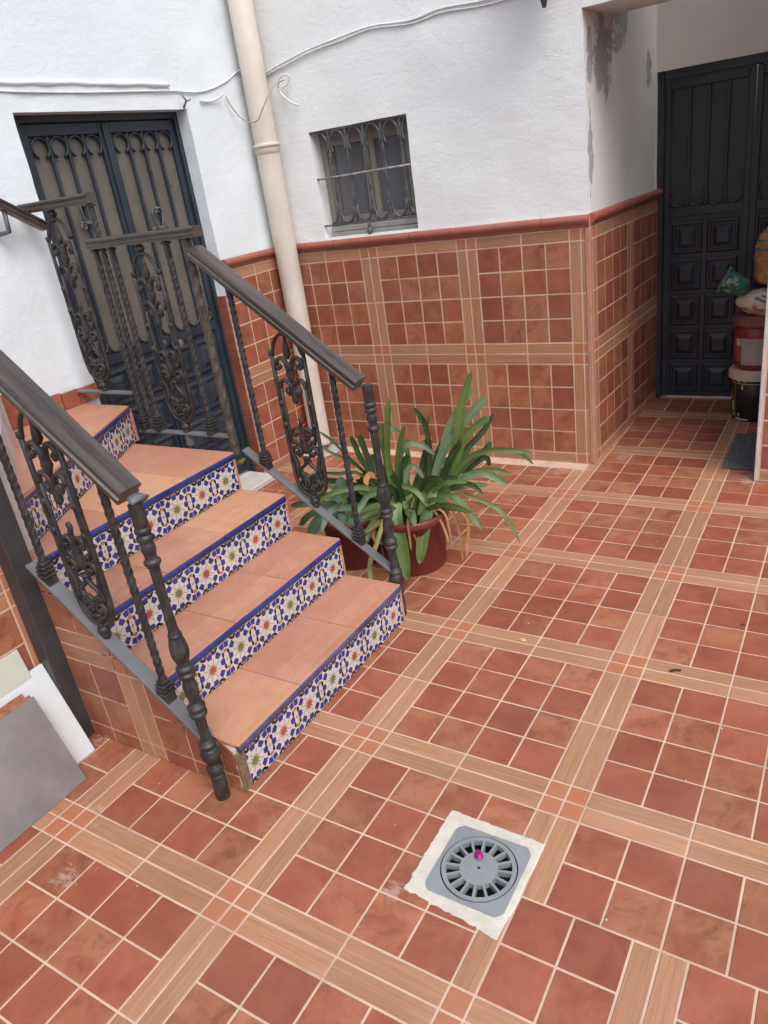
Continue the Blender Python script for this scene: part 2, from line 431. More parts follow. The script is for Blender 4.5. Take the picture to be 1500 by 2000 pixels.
CREAMCONC = m_noise('patch_cement', (.60, .565, .49), (.49, .46, .395), 16, .95, .6, .004)
IRON = m_iron('wrought_iron'); BROWNIRON = m_iron('brown_iron', (.045, .037, .033), (.115, .095, .080))
BARGREY = m_paint('grey_bar_paint', (.125, .13, .135), .5, .2, (.25, .23, .21))
POSTM = m_paint('post_paint', (.040, .040, .043), .42, .25, (.18, .15, .13))
RAIL = m_railwood('weathered_handrail_wood')
DOORM = m_paint('door_paint', (.022, .032, .046), .38, .25, (.22, .22, .22))
DOOR2 = m_paint('haze_lifted_door_paint', (.034, .040, .052), .34, .25)  # alcove door paint lifted in tone; haze over it is put into the colour
DGLASS = m_paint('frosted_door_pane', (.125, .115, .100), .30, .15)
WFRAME = m_paint('window_frame_paint', (.24, .215, .185), .5, .12)
WSILL = m_paint('window_rail_paint', (.42, .40, .365), .5, .12, (.2, .19, .17))
PIPEM = m_noise('pipe_plastic', (.60, .55, .49), (.53, .48, .42), 6, .5, .1, .001, spec=.4)
CABLE = m_noise('painted_cable', (.70, .715, .72), (.60, .61, .615), 20, .7, .2)
COAX = m_paint('tan_cable', (.42, .30, .20), .5, .2)
TREAD = m_tread('tread_tile')
NAVY = m_paint('blue_edge_glaze', (.020, .032, .150), .22, .40, (.22, .18, .155))
WORNED = m_paint('worn_edge_glaze', (.055, .055, .12), .3, .5, (.30, .22, .17))
def glaze(n, c, v=.1): return m_paint(n, c, .22, v)
Z_W = glaze('tile_white', (.53, .495, .45), .14); Z_B = glaze('tile_blue', (.028, .034, .190), .40); Z_K = glaze('tile_black', (.025, .020, .018)); Z_R = glaze('tile_rust', (.34, .070, .040), .25); Z_G = glaze('tile_olive', (.150, .165, .055), .2); Z_L = glaze('tile_line', (.22, .17, .14))
POTM = m_paint('pot_plastic', (.165, .030, .024), .38, .12); SOIL = m_noise('potting_soil', (.03, .022, .016), (.06, .045, .03), 60, .95, .8, .01)
LG = m_leaf('leaf_green', (.065, .118, .028), (.130, .195, .055)); LD = m_leaf('leaf_dark', (.018, .042, .014), (.040, .080, .024)); LP = m_leaf('leaf_pale', (.110, .175, .085), (.165, .235, .125)); LY = m_leaf('leaf_yellowing', (.16, .19, .045), (.30, .24, .07)); LB = m_leaf('leaf_dry', (.36, .145, .050), (.48, .25, .11)); LA = m_leaf('leaf_agave', (.105, .185, .12), (.16, .25, .165))

# ------------------------------------------------------------------ tiled fields
SQ, ST, GR = 0.1293, 0.0535, 0.0060
def segs1d(lo, hi, L, phase, shift=0):
    """1-D sequence of the tile print: per double tile  strip sq sq | sq sq strip ; returns (a, b, kind, macro index)"""
    k = L/0.33; out = []
    i0 = int(math.floor((lo-phase)/L))-1
    i1 = int(math.ceil((hi-phase)/L))+1
    g = GR if L > .325 else .0074
    for i in range(i0, i1):
        mir = (i+shift) % 2 != 0
        st = ST*k; sq = (L-st-3*g)/2
        if not mir: segs = [(g/2, st, 't'), (g/2+st+g, sq, 's'), (g/2+st+2*g+sq, sq, 's')]
        else: segs = [(g/2, sq, 's'), (g/2+sq+g, sq, 's'), (g/2+2*sq+2*g, st, 't')]
        x0 = phase+i*L
        full = [(x0+a, x0+a+b_, kd, i) for a, b_, kd in segs]
        ss = [f for f in full if f[2] == 's']
        long_ = (ss[0][0], ss[1][1], 'l', i)
        for f in full+[long_]:
            if f[1] > lo and f[0] < hi: out.append((max(f[0], lo), min(f[1], hi), f[2], i))
    return out
def field(u0, u1, v0, v1, L, pu, pv, su=0, sv=0):
    """yield rects (u0,u1,v0,v1,kind) for kinds red_tile, wood_strip, corner_tile"""
    U = segs1d(u0, u1, L, pu, su); V = segs1d(v0, v1, L, pv, sv)
    for a in U:
        for b in V:
            k = a[2]+b[2]
            kind = {'ss': 'red_tile', 'tt': 'corner_tile', 'lt': 'wood_strip', 'tl': 'wood_strip'}.get(k)
            if kind and a[1]-a[0] > .006 and b[1]-b[0] > .006: yield (a[0], a[1], b[0], b[1], kind)
TM = {'red_tile': RED, 'wood_strip': STRIP, 'corner_tile': CORN}
def tile_wall(parent, fr, u0, u1, v0, v1, L, pu, pv, su=0, sv=0, thick=.0030, region=None, base=0.0):
    for (a, b, c, d, kind) in field(u0, u1, v0, v1, L, pu, pv, su, sv):
        if region is not None:
            P = clip([(a, c), (b, c), (b, d), (a, d)], region)
            if len(P) < 3 or area(P) < 8e-5: continue
            if abs(area(P)-(b-a)*(d-c)) > 1e-7: piece(kind, P, fr, thick, TM[kind], parent, base=base); continue
        piece(kind, None, fr, thick, TM[kind], parent, rect=(a, b, c, d), base=base)

# ------------------------------------------------------------------ floor
mb = MB(); zf = -.0022
mb.add([(-2.6, -3.6, zf), (2.6, -3.6, zf), (2.6, 4.6, zf), (-2.6, 4.6, zf), (.40, .24, zf), (.645, .24, zf), (.645, .49, zf), (.40, .49, zf)], [(0, 1, 5, 4), (1, 2, 6, 5), (2, 3, 7, 6), (3, 0, 4, 7)])
floor = mb.build('floor', GROUT); tag(floor, kind='structure')
def in_frame(p):
    d = Vector(p)-CAM; z = d.dot(_f)
    if z <= .05: return False
    x = d.dot(c_r)/z*FPX; y = d.dot(c_u)/z*FPX
    return abs(x) < .395 and abs(y) < .52
cand = []
FLOORF = Frame((0, 0, -.0045), (1, 0, 0), (0, 1, 0), (0, 0, 1))
fld = [r for r in field(-1.9, 2.3, -1.3, 4.30, .33, 0, 0) if not (r[0] > .655 and r[3] < .335)]
fld += [r for r in field(.662, 2.3, -1.3, .328, .33, .66, 0, 1, 0)]
for (a, b, c, d, kind) in fld:
    cx, cy = (a+b)/2, (c+d)/2
    if a < -1.895 and False: continue
    if b < -.24 and c > .33 and d < 1.30: continue                 # under the stairs
    if b < -1.01 and d < 1.30: continue
    if cy > 3.06 and (cx < .02): continue
    if cy > 3.02 and cx > 1.75: continue
    if a < .03 and d > 3.06 and c < 3.07 and b < .03: continue
    if a > .395 and b < .65 and c > .21 and d < .495: continue      # under the drain
    vis = in_frame((cx, cy, 0)) or in_frame((a, c, 0)) or in_frame((b, d, 0))
    if cx > .9 and cy > 3.0: vis = False
    if cx < -1.0 and cy < 1.3: vis = False
    cand.append((vis, (Vector((cx, cy, 0))-CAM).length, (a, b, c, d, kind)))
DRX = (.405, .640, .25, .485)
def minus(r, h):
    a, b, c, d, k = r
    if b <= h[0] or a >= h[1] or d <= h[2] or c >= h[3]: return [r]
    out = []
    if a < h[0]: out.append((a, h[0], c, d, k))
    if b > h[1]: out.append((h[1], b, c, d, k))
    a2, b2 = max(a, h[0]), min(b, h[1])
    if c < h[2]: out.append((a2, b2, c, h[2], k))
    if d > h[3]: out.append((a2, b2, h[3], d, k))
    return [q for q in out if q[1]-q[0] > .004 and q[3]-q[2] > .004]
cand = [(v_, d_, q) for (v_, d_, r_) in cand for q in minus(r_, DRX)]
cand.sort(key=lambda t: (not t[0], t[1]))
cnt = {}; rest = MB(FLOORF)
slots = {'red_tile': 0, 'wood_strip': 1, 'corner_tile': 2}
for vis, dist, (a, b, c, d, kind) in cand:
    if vis and cnt.get(kind, 0) < 300:
        cnt[kind] = cnt.get(kind, 0)+1
        piece(kind, None, FLOORF, .0045, TM[kind], floor, rect=(a, b, c, d))
    else: rest.prism([(a, c), (b, c), (b, d), (a, d)], 0, .0045, .0015, m=slots[kind])
ro = rest.build('far_floor_tiles', [RED, STRIP, CORN], floor); tag(ro, kind='stuff')

# ------------------------------------------------------------------ walls
def nz(p, s, seed=0): return noise.noise(Vector((p[0]*s+seed, p[1]*s-seed*.7, p[2]*s+seed*1.3)))
def wall_sheet(fr, U, V, holes=(), cell=.06, amp=.008, ends=(), endd=.25):
    """hand-trowelled wall face in (u, v); holes = (u0,u1,v0,v1,depth) with reveals; 'ends' = sides given a return of depth endd"""
    def brk(lo, hi, cuts):
        s_ = sorted(set([lo, hi]+[c for c in cuts if lo < c < hi])); out = []
        for a, b in zip(s_[:-1], s_[1:]):
            n = max(1, int(round((b-a)/cell))); out += [a+(b-a)*i/n for i in range(n)]
        return out+[hi]
    us = brk(U[0], U[1], [h for H in holes for h in H[:2]]); vs = brk(V[0], V[1], [h for H in holes for h in H[2:4]])
    mb = MB()
    nu, nv = len(us), len(vs)
    def P(u, v, dn=0):
        p = fr((u, v, 0)); k = amp*(nz(p, 3.1)+.6*nz(p, 9.3, 5)); e = .0022*nz(p, 14, 9)
        return fr((u+e, v+e*.8, k+dn))
    inside = lambda u, v: any(h[0]-1e-6 < u < h[1]+1e-6 and h[2]-1e-6 < v < h[3]+1e-6 for h in holes)
    verts = [P(u, v) for v in vs for u in us]; faces = []
    for j in range(nv-1):
        for i in range(nu-1):
            if inside((us[i]+us[i+1])/2, (vs[j]+vs[j+1])/2): continue
            faces.append((j*nu+i, j*nu+i+1, (j+1)*nu+i+1, (j+1)*nu+i))
    mb.add(verts, faces, 0, True)
    def strip(pts, depth, flip):
        n = len(pts); vv = [P(*p) for p in pts]+[P(p[0], p[1], -depth*.5) for p in pts]+[P(p[0], p[1], -depth) for p in pts]; ff = []
        for r_ in range(2):
            for i in range(n-1):
                f = (r_*n+i, r_*n+i+1, (r_+1)*n+i+1, (r_+1)*n+i); ff.append(f[::-1] if flip else f)
        mb.add(vv, ff, 0, False)
    for (a, b, c, d, dep) in holes:
        uu = [u for u in us if a-1e-6 <= u <= b+1e-6]; vv_ = [v for v in vs if c-1e-6 <= v <= d+1e-6]
        strip([(u, d) for u in uu], dep, False); 
        if c > V[0]+1e-4: strip([(u, c) for u in uu], dep, True)
        strip([(a, v) for v in vv_], dep, False); strip([(b, v) for v in vv_], dep, True)
    for s_ in ends:
        if s_ == 'u1': strip([(U[1], v) for v in vs], endd, False)
        if s_ == 'u0': strip([(U[0], v) for v in vs], endd, True)
        if s_ == 'v0': strip([(u, V[0]) for u in us], endd, False)
    return mb
WL = 0.33*.957
DTOP = 4*WL                                               # 1.263
def moulding(parent, fr, u0, u1, step=.255, ph=0.0, z=DTOP):
    """half-round pencil tiles over a fillet, one piece each"""
    prof = [(0, .004), (.007, .004), (.010, .012), (.008, .016), (.020, .022), (.029, .032), (.031, .044), (.026, .056), (.014, .062), (0, .063)]
    x = u0-ph
    while x < u1:
        a, b = max(x, u0)+.0015, min(x+step, u1)-.0015
        if b-a > .01:
            j = rng.uniform(-.001, .001); mb = MB(fr); n = len(prof)
            mb.add([(a, z+p[1]+j, p[0]) for p in prof]+[(b, z+p[1]+j, p[0]) for p in prof], [(i, n+i, n+i+1, i+1) for i in range(n-1)], 0, True)
            mb.add([(a, z+p[1]+j, p[0]) for p in prof]+[(b, z+p[1]+j, p[0]) for p in prof], [tuple(range(n)), tuple(range(2*n-1, n-1, -1))], 0, False)
            mb.build('moulding_tile', MOULD, parent)
        x += step
def backing(parent, fr, u0, u1, v0, v1, depth=.05, name='grout_bed'):
    mb = MB(fr); mb.box((u0, v0, -depth), (u1, v1, 0)); return mb.build(name, GROUT, parent)

X0 = -1.90; YB = 3.06; XC = 0.030
# back wall, with the barred window
wb = thing('courtyard_wall', (-.95, YB, 0), 'white plastered back wall with red tiled dado and small barred window', 'wall')
BF = Frame((0, YB+.012, 0), (1, 0, 0), (0, 0, 1), (0, -1, 0))
wall_sheet(BF, (X0-.05, XC-.012), (DTOP+.04, 4.2), [(-1.572, -.930, 1.338, 1.912, .16)], ends=('u1',), endd=.45).build('plaster', PLASTER, wb)
BT = Frame((0, YB+.0030, 0), (1, 0, 0), (0, 0, 1), (0, -1, 0))
backing(wb, Frame(BT.o+Vector((0, -.0012, 0)), BT.u, BT.v, BT.n), X0, XC-.003, 0, DTOP+.062)
tile_wall(wb, BT, X0, XC-.022, .002, DTOP, WL, -.012, 0)
moulding(wb, BT, X0, XC+.004, .258, .11)
mb = MB(); mb.box((XC-.022, YB-.003, 0), (XC+.004, YB+.03, DTOP+.002), .004); mb.build('edge_trim', EDGE, wb)

# alcove: side wall, back wall over the door, lintel, right-hand pier
SU = Vector((.055, 1.23, 0)); sl_ = SU.length
SF = Frame((XC, YB+.03, 0), SU, (0, 0, 1), (SU.y, -SU.x, 0))
ws = thing('alcove_wall', (XC, 3.7, 0), 'shaded alcove side wall with flaking grey plaster above dark red tiles', 'wall')
PS = Frame(SF.o-SF.n*.014, SF.u, SF.v, SF.n)
wall_sheet(PS, (-.005, 1.45), (DTOP+.03, 3.6), cell=.08, amp=.005).build('plaster', WORNPL, ws)
ST_ = Frame(SF.o-SF.n*.0030, SF.u, SF.v, SF.n)
backing(ws, Frame(ST_.o+ST_.n*.0012, ST_.u, ST_.v, ST_.n), -.005, sl_+.03, 0, DTOP+.058)
tile_wall(ws, ST_, 0.0, sl_, .002, DTOP, WL, .02, 0)
moulding(ws, ST_, -.005, sl_, .258, .05)

AY = 4.30
wa = thing('alcove_wall', (.6, AY, 0), 'dim plaster wall above the dark panelled door at the back of the alcove', 'wall')
AF = Frame((0, AY-.02, 0), (1, 0, 0), (0, 0, 1), (0, -1, 0))
wall_sheet(AF, (-.05, 1.80), (0.0, 3.6), [(.075, 1.12, -.01, 1.95, .10)], amp=.003).build('plaster', WORNPL, wa)
wl_ = thing('lintel', (.7, YB, 2.19), 'white plastered lintel spanning the top of the alcove opening', 'wall')
LF = Frame((0, YB+.012, 0), (1, 0, 0), (0, 0, 1), (0, -1, 0))
wall_sheet(LF, (XC-.012, 2.4), (2.188, 4.2), ends=('v0',), endd=.42).build('plaster', PLASTER, wl_)
mb = MB(); mb.box((XC-.01, YB+.435, 2.19), (2.4, YB+.46, 4.2)); mb.build('rear_face', WORNPL, wl_)
wp = thing('pier', (1.2, 3.0, 0), 'tiled pier with pale metal corner strip at the right of the alcove', 'wall')
PX = .862
PF = Frame((0, 3.0045, 0), (1, 0, 0), (0, 0, 1), (0, -1, 0))
mb = MB(); mb.box((PX, 3.0022, 0), (2.4, 3.14, DTOP+.01), m=1); mb.box((1.75, 3.1401, 0), (1.9, AY+.1, 3.6), m=2); mb.build('core', [CONC, GROUT, PLASTER], wp)
tile_wall(wp, PF, PX+.012, 2.4, .002, DTOP, WL, PX+.012-.06, 0, 1, 0)
moulding(wp, PF, PX-.01, 2.4, .258, .02)
wall_sheet(Frame((0, 3.016, 0), (1, 0, 0), (0, 0, 1), (0, -1, 0)), (PX+.004, 2.4), (DTOP+.03, 2.30), ends=('u0',), endd=.12).build('plaster', PLASTER, wp)
mb = MB(); mb.box((PX-.012, 2.992, 0), (PX+.001, 3.012, DTOP+.002), .002); mb.build('corner_strip', m_paint('metal_strip', (.50, .49, .48), .4, .15), wp)

# left wall with the double door
wf = thing('courtyard_wall', (X0, 1.5, 0), 'bright white plastered left wall with dark double door behind the stairs', 'wall')
LW = Frame((X0-.012, 0, 0), (0, 1, 0), (0, 0, 1), (1, 0, 0))
DY0, DY1, DZ = 1.452, 2.492, 2.092
wall_sheet(LW, (-3.25, YB+.02), (0.0, 4.2), [(DY0, DY1, -.01, DZ, .16)]).build('plaster', COOLPLASTER, wf)
LT = Frame((X0-.0030, 0, 0), (0, 1, 0), (0, 0, 1), (1, 0, 0))
backing(wf, Frame(LT.o+LT.n*.0012, LT.u, LT.v, LT.n), DY1, YB, 0, DTOP+.055, .02)
tile_wall(wf, LT, DY1+.02, YB, .002, DTOP, WL, YB-.30-WL, 0, 0, 0)
moulding(wf, LT, DY1+.002, YB, .36, .0)
mb = MB(); mb.box((X0-.02, DY1-.003, 0), (X0+.003, DY1+.017, DTOP), .003); mb.build('edge_trim', m_noise('pale_edge', (.60, .57, .54), (.5, .47, .45), 20, .7, .2), wf)
JF = Frame((X0-.02, DY1-.002, 0), (-1, 0, 0), (0, 0, 1), (0, -1, 0))
mb = MB(JF); mb.box((0, 0, 0), (.10, 1.13, .002)); mb.build('grout_bed', GROUT, wf)
z = .004
while z < 1.12:
    piece('red_tile', None, JF, .006, RED, wf, rect=(.003, .098, z, min(z+.127, 1.13)), base=.002); z += .133
# skirting tiles beside the landing
SK = Frame((X0-.004, 0, 0), (0, 1, 0), (0, 0, 1), (1, 0, 0))
y = DY0-.005; zz = .85
for (a, b, h) in ((1.34, 1.447, .075), (1.245, 1.335, .078), (1.08, 1.24, .085), (.95, 1.075, .16), (.75, .945, .24)):
    piece('skirting_tile', None, SK, .012, RED, wf, rect=(a, b, .851, .85+h))
wt = thing('threshold', (-1.88, 2.0, 0), 'pale grey worn threshold slab at the foot of the double door', 'threshold')
mb = MB(); mb.box((-2.06, DY0+.005, -.003), (-1.80, DY1-.03, .035), .006); mb.build('slab', m_noise('pale_stone', (.58, .56, .53), (.48, .46, .43), 10, .85, .3), wt)

# ------------------------------------------------------------------ doors
def rim(mb, cx, cz, r, a0, a1, n0, rad=.006, flat=1.6, n=14):
    pts = [(cx+r*math.cos(a0+(a1-a0)*i/n), cz+r*math.sin(a0+(a1-a0)*i/n), n0) for i in range(n+1)]
    mb.tube(pts, rad, 6, flat=flat, up=(0, 0, 1))
def raised_panel(fr, a, b, c, d, depth, mat, parent):
    """a bolection panel: outer lip, sunk bevel, raised field"""
    mb = MB(fr)
    P = lambda e: [(a+e, c+e), (b-e, c+e), (b-e, d-e), (a+e, d-e)]
    rings = [(0, depth), (.012, depth+.012), (.020, depth+.012), (.026, depth+.002), (.036, depth+.002), (.060, depth+.016)]
    vs_ = []
    for e, h in rings: vs_ += [(p[0], p[1], h) for p in P(e)]
    fs_ = []
    for k in range(len(rings)-1):
        for i in range(4): fs_.append((k*4+i, k*4+(i+1) % 4, (k+1)*4+(i+1) % 4, (k+1)*4+i))
    fs_.append(tuple(len(rings)*4-4+i for i in range(4)))
    mb.add(vs_, fs_, 0, False); return mb.build('raised_panel', mat, parent)
def leaf_door(root, fr, u0, u1, z0, z1, zs, rows, cols, mat, pane, nb=3, rings=True):
    """door leaf: stiles and rails, barred upper light with rings, raised panels below"""
    T = .028; mb = MB(fr); s_ = .034
    mb.box((u0, z0, 0), (u0+s_, z1, T), .003); mb.box((u1-s_, z0, 0), (u1, z1, T), .003)
    mb.box((u0+s_, z1-.05, 0), (u1-s_, z1, T-.002), .003); mb.box((u0+s_, zs-.035, 0), (u1-s_, zs+.02, T-.002), .003)
    mb.box((u0+s_, z0, 0), (u1-s_, zs-.035, .014))
    lf = mb.build('door_leaf', mat, root)
    g = MB(fr); g.box((u0+s_-.004, zs+.015, .002), (u1-s_+.004, z1-.045, .008)); g.build('pane', pane, lf)
    pw = (u1-u0-2*s_)/cols; ph = (zs-.05-z0-.02)/rows
    for i in range(cols):
        for j in range(rows):
            a = u0+s_+i*pw; c = z0+.02+j*ph
            raised_panel(fr, a+.012, a+pw-.012, c+.012, c+ph-.012, .014, mat, lf)
    w_ = (u1-u0-2*s_)/(nb+1); zt = z1-.05; zb = zs+.02
    for i in range(nb):
        b = MB(fr); x = u0+s_+w_*(i+1); b.box((x-.008, zb, .012), (x+.008, zt, .028), .003); b.build('bar', mat, lf)
    for i in range(nb+1):
        b = MB(fr); x = u0+s_+w_*(i+.5); r = w_*.45
        if rings: rim(b, x, zt-r-.004, r, R(-62), R(242), .022); b.build('ring', mat, lf)
        b = MB(fr); rim(b, x, zb+r+.002, r, R(175), R(365), .022)
        b.tube([(x-r, zb+r, .022), (x-r-.004, zb+r+.03, .022), (x-r+.012, zb+r+.05, .022)], [.006, .005, .002], 5); b.tube([(x+r, zb+r, .022), (x+r+.004, zb+r+.03, .022), (x+r-.012, zb+r+.05, .022)], [.006, .005, .002], 5)
        b.build('scroll', mat, lf)
    return lf
d1 = thing('double_door', (-2.0, 1.97, 0), 'dark navy double door with iron grilles over tan panes behind the staircase', 'door')
DF = Frame((-2.035, 0, 0), (0, 1, 0), (0, 0, 1), (1, 0, 0))
mb = MB(DF); mb.box((DY0-.02, .03, -.02), (DY0+.075, DZ+.01, .045), .004); mb.box((DY1-.022, .03, -.02), (DY1+.05, DZ+.01, .045), .004); mb.box((DY0+.075, 2.062, -.02), (DY1-.022, DZ+.06, .044), .004)
mb.build('frame', DOORM, d1)
a0, a1 = DY0+.078, DY1-.024; am = (a0+a1)/2
for (a, b) in ((a0, am-.002), (am+.002, a1)): leaf_door(d1, DF, a, b, .05, 2.058, .985, 4, 2, DOORM, DGLASS)
mb = MB(DF); mb.box((am-.016, .06, .0285), (am+.016, 2.05, .040), .004); mb.build('meeting_strip', DOORM, d1)
mb = MB(DF); mb.lathe([(.004, 0), (.008, .004), (.008, .03), (.026, .036), (.026, .046), (.004, .05)]); 
mb = MB(); 
for q in range(1): pass
kn = MB(Frame(DF((am+.10, .945, .028)), DF.u, DF.v, DF.n)); kn.lathe([(.022, 0), (.022, .004), (.008, .006), (.008, .024), (.027, .034), (.027, .044), (.012, .05)], segs=14); kn.build('knob', BARGREY, d1)
# lock rail scroll ornaments that show above the hand rail
orn = MB(DF)
d2 = thing('panelled_door', (.55, AY, 0), 'dark panelled door at the back of the shaded alcove', 'door')
RF = Frame((0, AY+.045, 0), (1, 0, 0), (0, 0, 1), (0, -1, 0))
mb = MB(RF); mb.box((.06, .0, -.02), (.112, 1.96, .050), .004); mb.box((.112, 1.90, -.02), (1.14, 1.96, .049), .004); mb.box((1.08, 0, -.02), (1.14, 1.90, .050), .004); mb.build('frame', DOOR2, d2)
leaf_door(d2, RF, .114, .594, .006, 1.898, 1.185, 5, 2, DOOR2, DOOR2, rings=False)
leaf_door(d2, RF, .598, 1.078, .006, 1.898, 1.185, 5, 2, DOOR2, DOOR2, rings=False)

# ------------------------------------------------------------------ barred window
wd = thing('barred_window', (-1.25, YB, 1.34), 'small window with grey-brown frame and iron grille above the tiled dado', 'window')
WF = Frame((0, YB+.15, 0), (1, 0, 0), (0, 0, 1), (0, -1, 0))
wx0, wx1, wz0, wz1 = -1.572, -.930, 1.338, 1.912
mb = MB(WF)
for a, b in (((wx0, wz0+.055, 0), (wx0+.04, wz1, .045)), ((wx1-.04, wz0+.055, 0), (wx1, wz1, .045)), ((wx0+.04, wz1-.05, 0), (wx1-.04, wz1, .044))): mb.box(a, b, .003)
mb.build('frame', WFRAME, wd)
mb = MB(WF); mb.box((wx0, wz0, 0), (wx1, wz0+.022, .075), .003); mb.box((wx0+.003, wz0+.024, 0), (wx1-.003, wz0+.053, .060), .003); mb.box((wx0+.003, wz0+.055, .046), (wx1-.003, wz0+.068, .054), .002); mb.build('bottom_rail', WSILL, wd)
xm = (wx0+wx1)/2
GL = NT('window_glass'); GL.done((.135, .135, .148), .22, None, 0, .5)
for (a, b) in ((wx0+.042, xm-.004), (xm+.004, wx1-.042)):
    mb = MB(WF); z0_, z1_ = wz0+.07, wz1-.052; t = .034
    mb.box((a, z0_, .012), (a+t, z1_, .040), .003); mb.box((b-t, z0_, .012), (b, z1_, .040), .003); mb.box((a+t, z0_, .012), (b-t, z0_+t, .039), .003); mb.box((a+t, z1_-t, .012), (b-t, z1_, .039), .003)
    sh = mb.build('sash', WFRAME, wd)
    mb = MB(WF); mb.box((a+t-.004, z0_+t-.004, .016), (b-t+.004, z1_-t+.004, .022)); mb.build('pane', GL.mat, sh)
GF = Frame((0, YB+.032, 0), (1, 0, 0), (0, 0, 1), (0, -1, 0))
GIRON = m_iron('grille_iron', (.050, .054, .066), (.15, .15, .155))
mb = MB(GF); mb.tube([(wx0-.02, 1.662, .006), (wx1+.01, 1.668, .006)], .0065, 6); mb.build('cross_bar', m_noise('painted_bar', (.40, .39, .38), (.16, .155, .155), 30, .7, .3), wd)
mb = MB(GF); mb.box((wx0-.01, 1.400, -.004), (wx1+.01, 1.410, .012), .002); mb.build('bottom_bar', GIRON, wd)
mb = MB(GF); mb.box((wx0-.01, wz1-.012, -.004), (wx1+.01, wz1-.002, .012), .002); mb.build('top_bar', GIRON, wd)
bx = [-1.452, -1.335, -1.218, -1.101, -.984]
for i, x in enumerate(bx):
    mb = MB(GF); mb.box((x-.0075, 1.405, -.004), (x+.0075, wz1-.006, .010), .002); mb.build('bar', GIRON, wd)
    for s_ in (-1, 1):
        mb = MB(GF); r = .050
        mb.tube([(x+s_*(.012+r-r*math.cos(R(q))), 1.408+.072-r*1.35*math.sin(R(q))+.0, .004) for q in range(-20, 91, 10)], [.003]+[.006]*11, 6, flat=1.5, up=(0, 0, 1)); mb.build('scroll', GIRON, wd); mb = MB(GF)
        mb.tube([(x+s_*(.012+r-r*math.cos(R(q))), wz1-.008-.072+r*1.35*math.sin(R(q)), .004) for q in range(-40, 91, 10)], [.003]+[.006]*13, 6, flat=1.5, up=(0, 0, 1)); mb.build('scroll', GIRON, wd)
kn = MB(Frame(GF((-1.255, 1.352, .010)), (1, 0, 0), (0, -1, 0), (0, 0, 1))); kn.lathe([(.004, -.022), (.014, -.014), (.019, 0), (.016, .012), (.008, .020), (.012, .028), (.006, .05)], segs=12); kn.build('finial', GIRON, wd)

# ------------------------------------------------------------------ staircase
YL, YR = .330, 1.312
XS = [-.222, -.480, -.722, -.958]; H = .17
stc = thing('staircase', (-.22, .82, 0), 'short tiled staircase with blue star patterned risers and terracotta treads', 'staircase')
S5a, S5b = Vector((-1.012, .315)), Vector((-1.584, 1.345))
S6a, S6b = Vector((-1.060, .425)), Vector((X0, .965))
body = MB()
def solid(poly, z0, z1, m=0):
    n = len(poly); body.add([(p[0], p[1], z0) for p in poly]+[(p[0], p[1], z1) for p in poly], [tuple(range(n, 2*n))]+[(i, (i+1) % n, n+(i+1) % n, n+i) for i in range(n)], m)
for k in range(3): solid([(XS[k+1]-.006, YL-.012), (XS[k]-.009, YL-.012), (XS[k]-.009, YR-.006), (XS[k+1]-.006, YR-.006)], 0, H*(k+1)-.013)
solid([(S5a.x-.01, YL-.012), (XS[3]-.009, YL-.012), (XS[3]-.009, YR-.006), (-1.565, YR-.006)], 0, H*4-.013)
solid([(X0, YL-.012), (S5a.x-.011, YL-.012), (S5b.x-.011, S5b.y-.008), (X0, S5b.y-.008)], 0, H*5-.013)
solid([(X0+.001, -.9), (-1.0045, -.9), (-1.0045, YL-.014), (X0+.001, YL-.014)], 0, 1.02)
body.build('core', CONC, stc)
b6 = MB(); pl = [(X0+.002, S6b.y), (X0+.002, -.9), (-1.0065, -.9), (-1.0065, YL-.005), S6a]
body = b6; solid(pl, .60, 1.02)
for q in range(4): solid([(X0+.002, .12-.24*q), (X0+.002, -.9), (-1.0065, -.9), (-1.0065, .12-.24*q)], 1.0201+.17*q, 1.19+.17*q)
b6.build('upper_flight', m_noise('worn_white', (.62, .59, .56), (.44, .41, .385), 7, .9, .5, .004), stc)
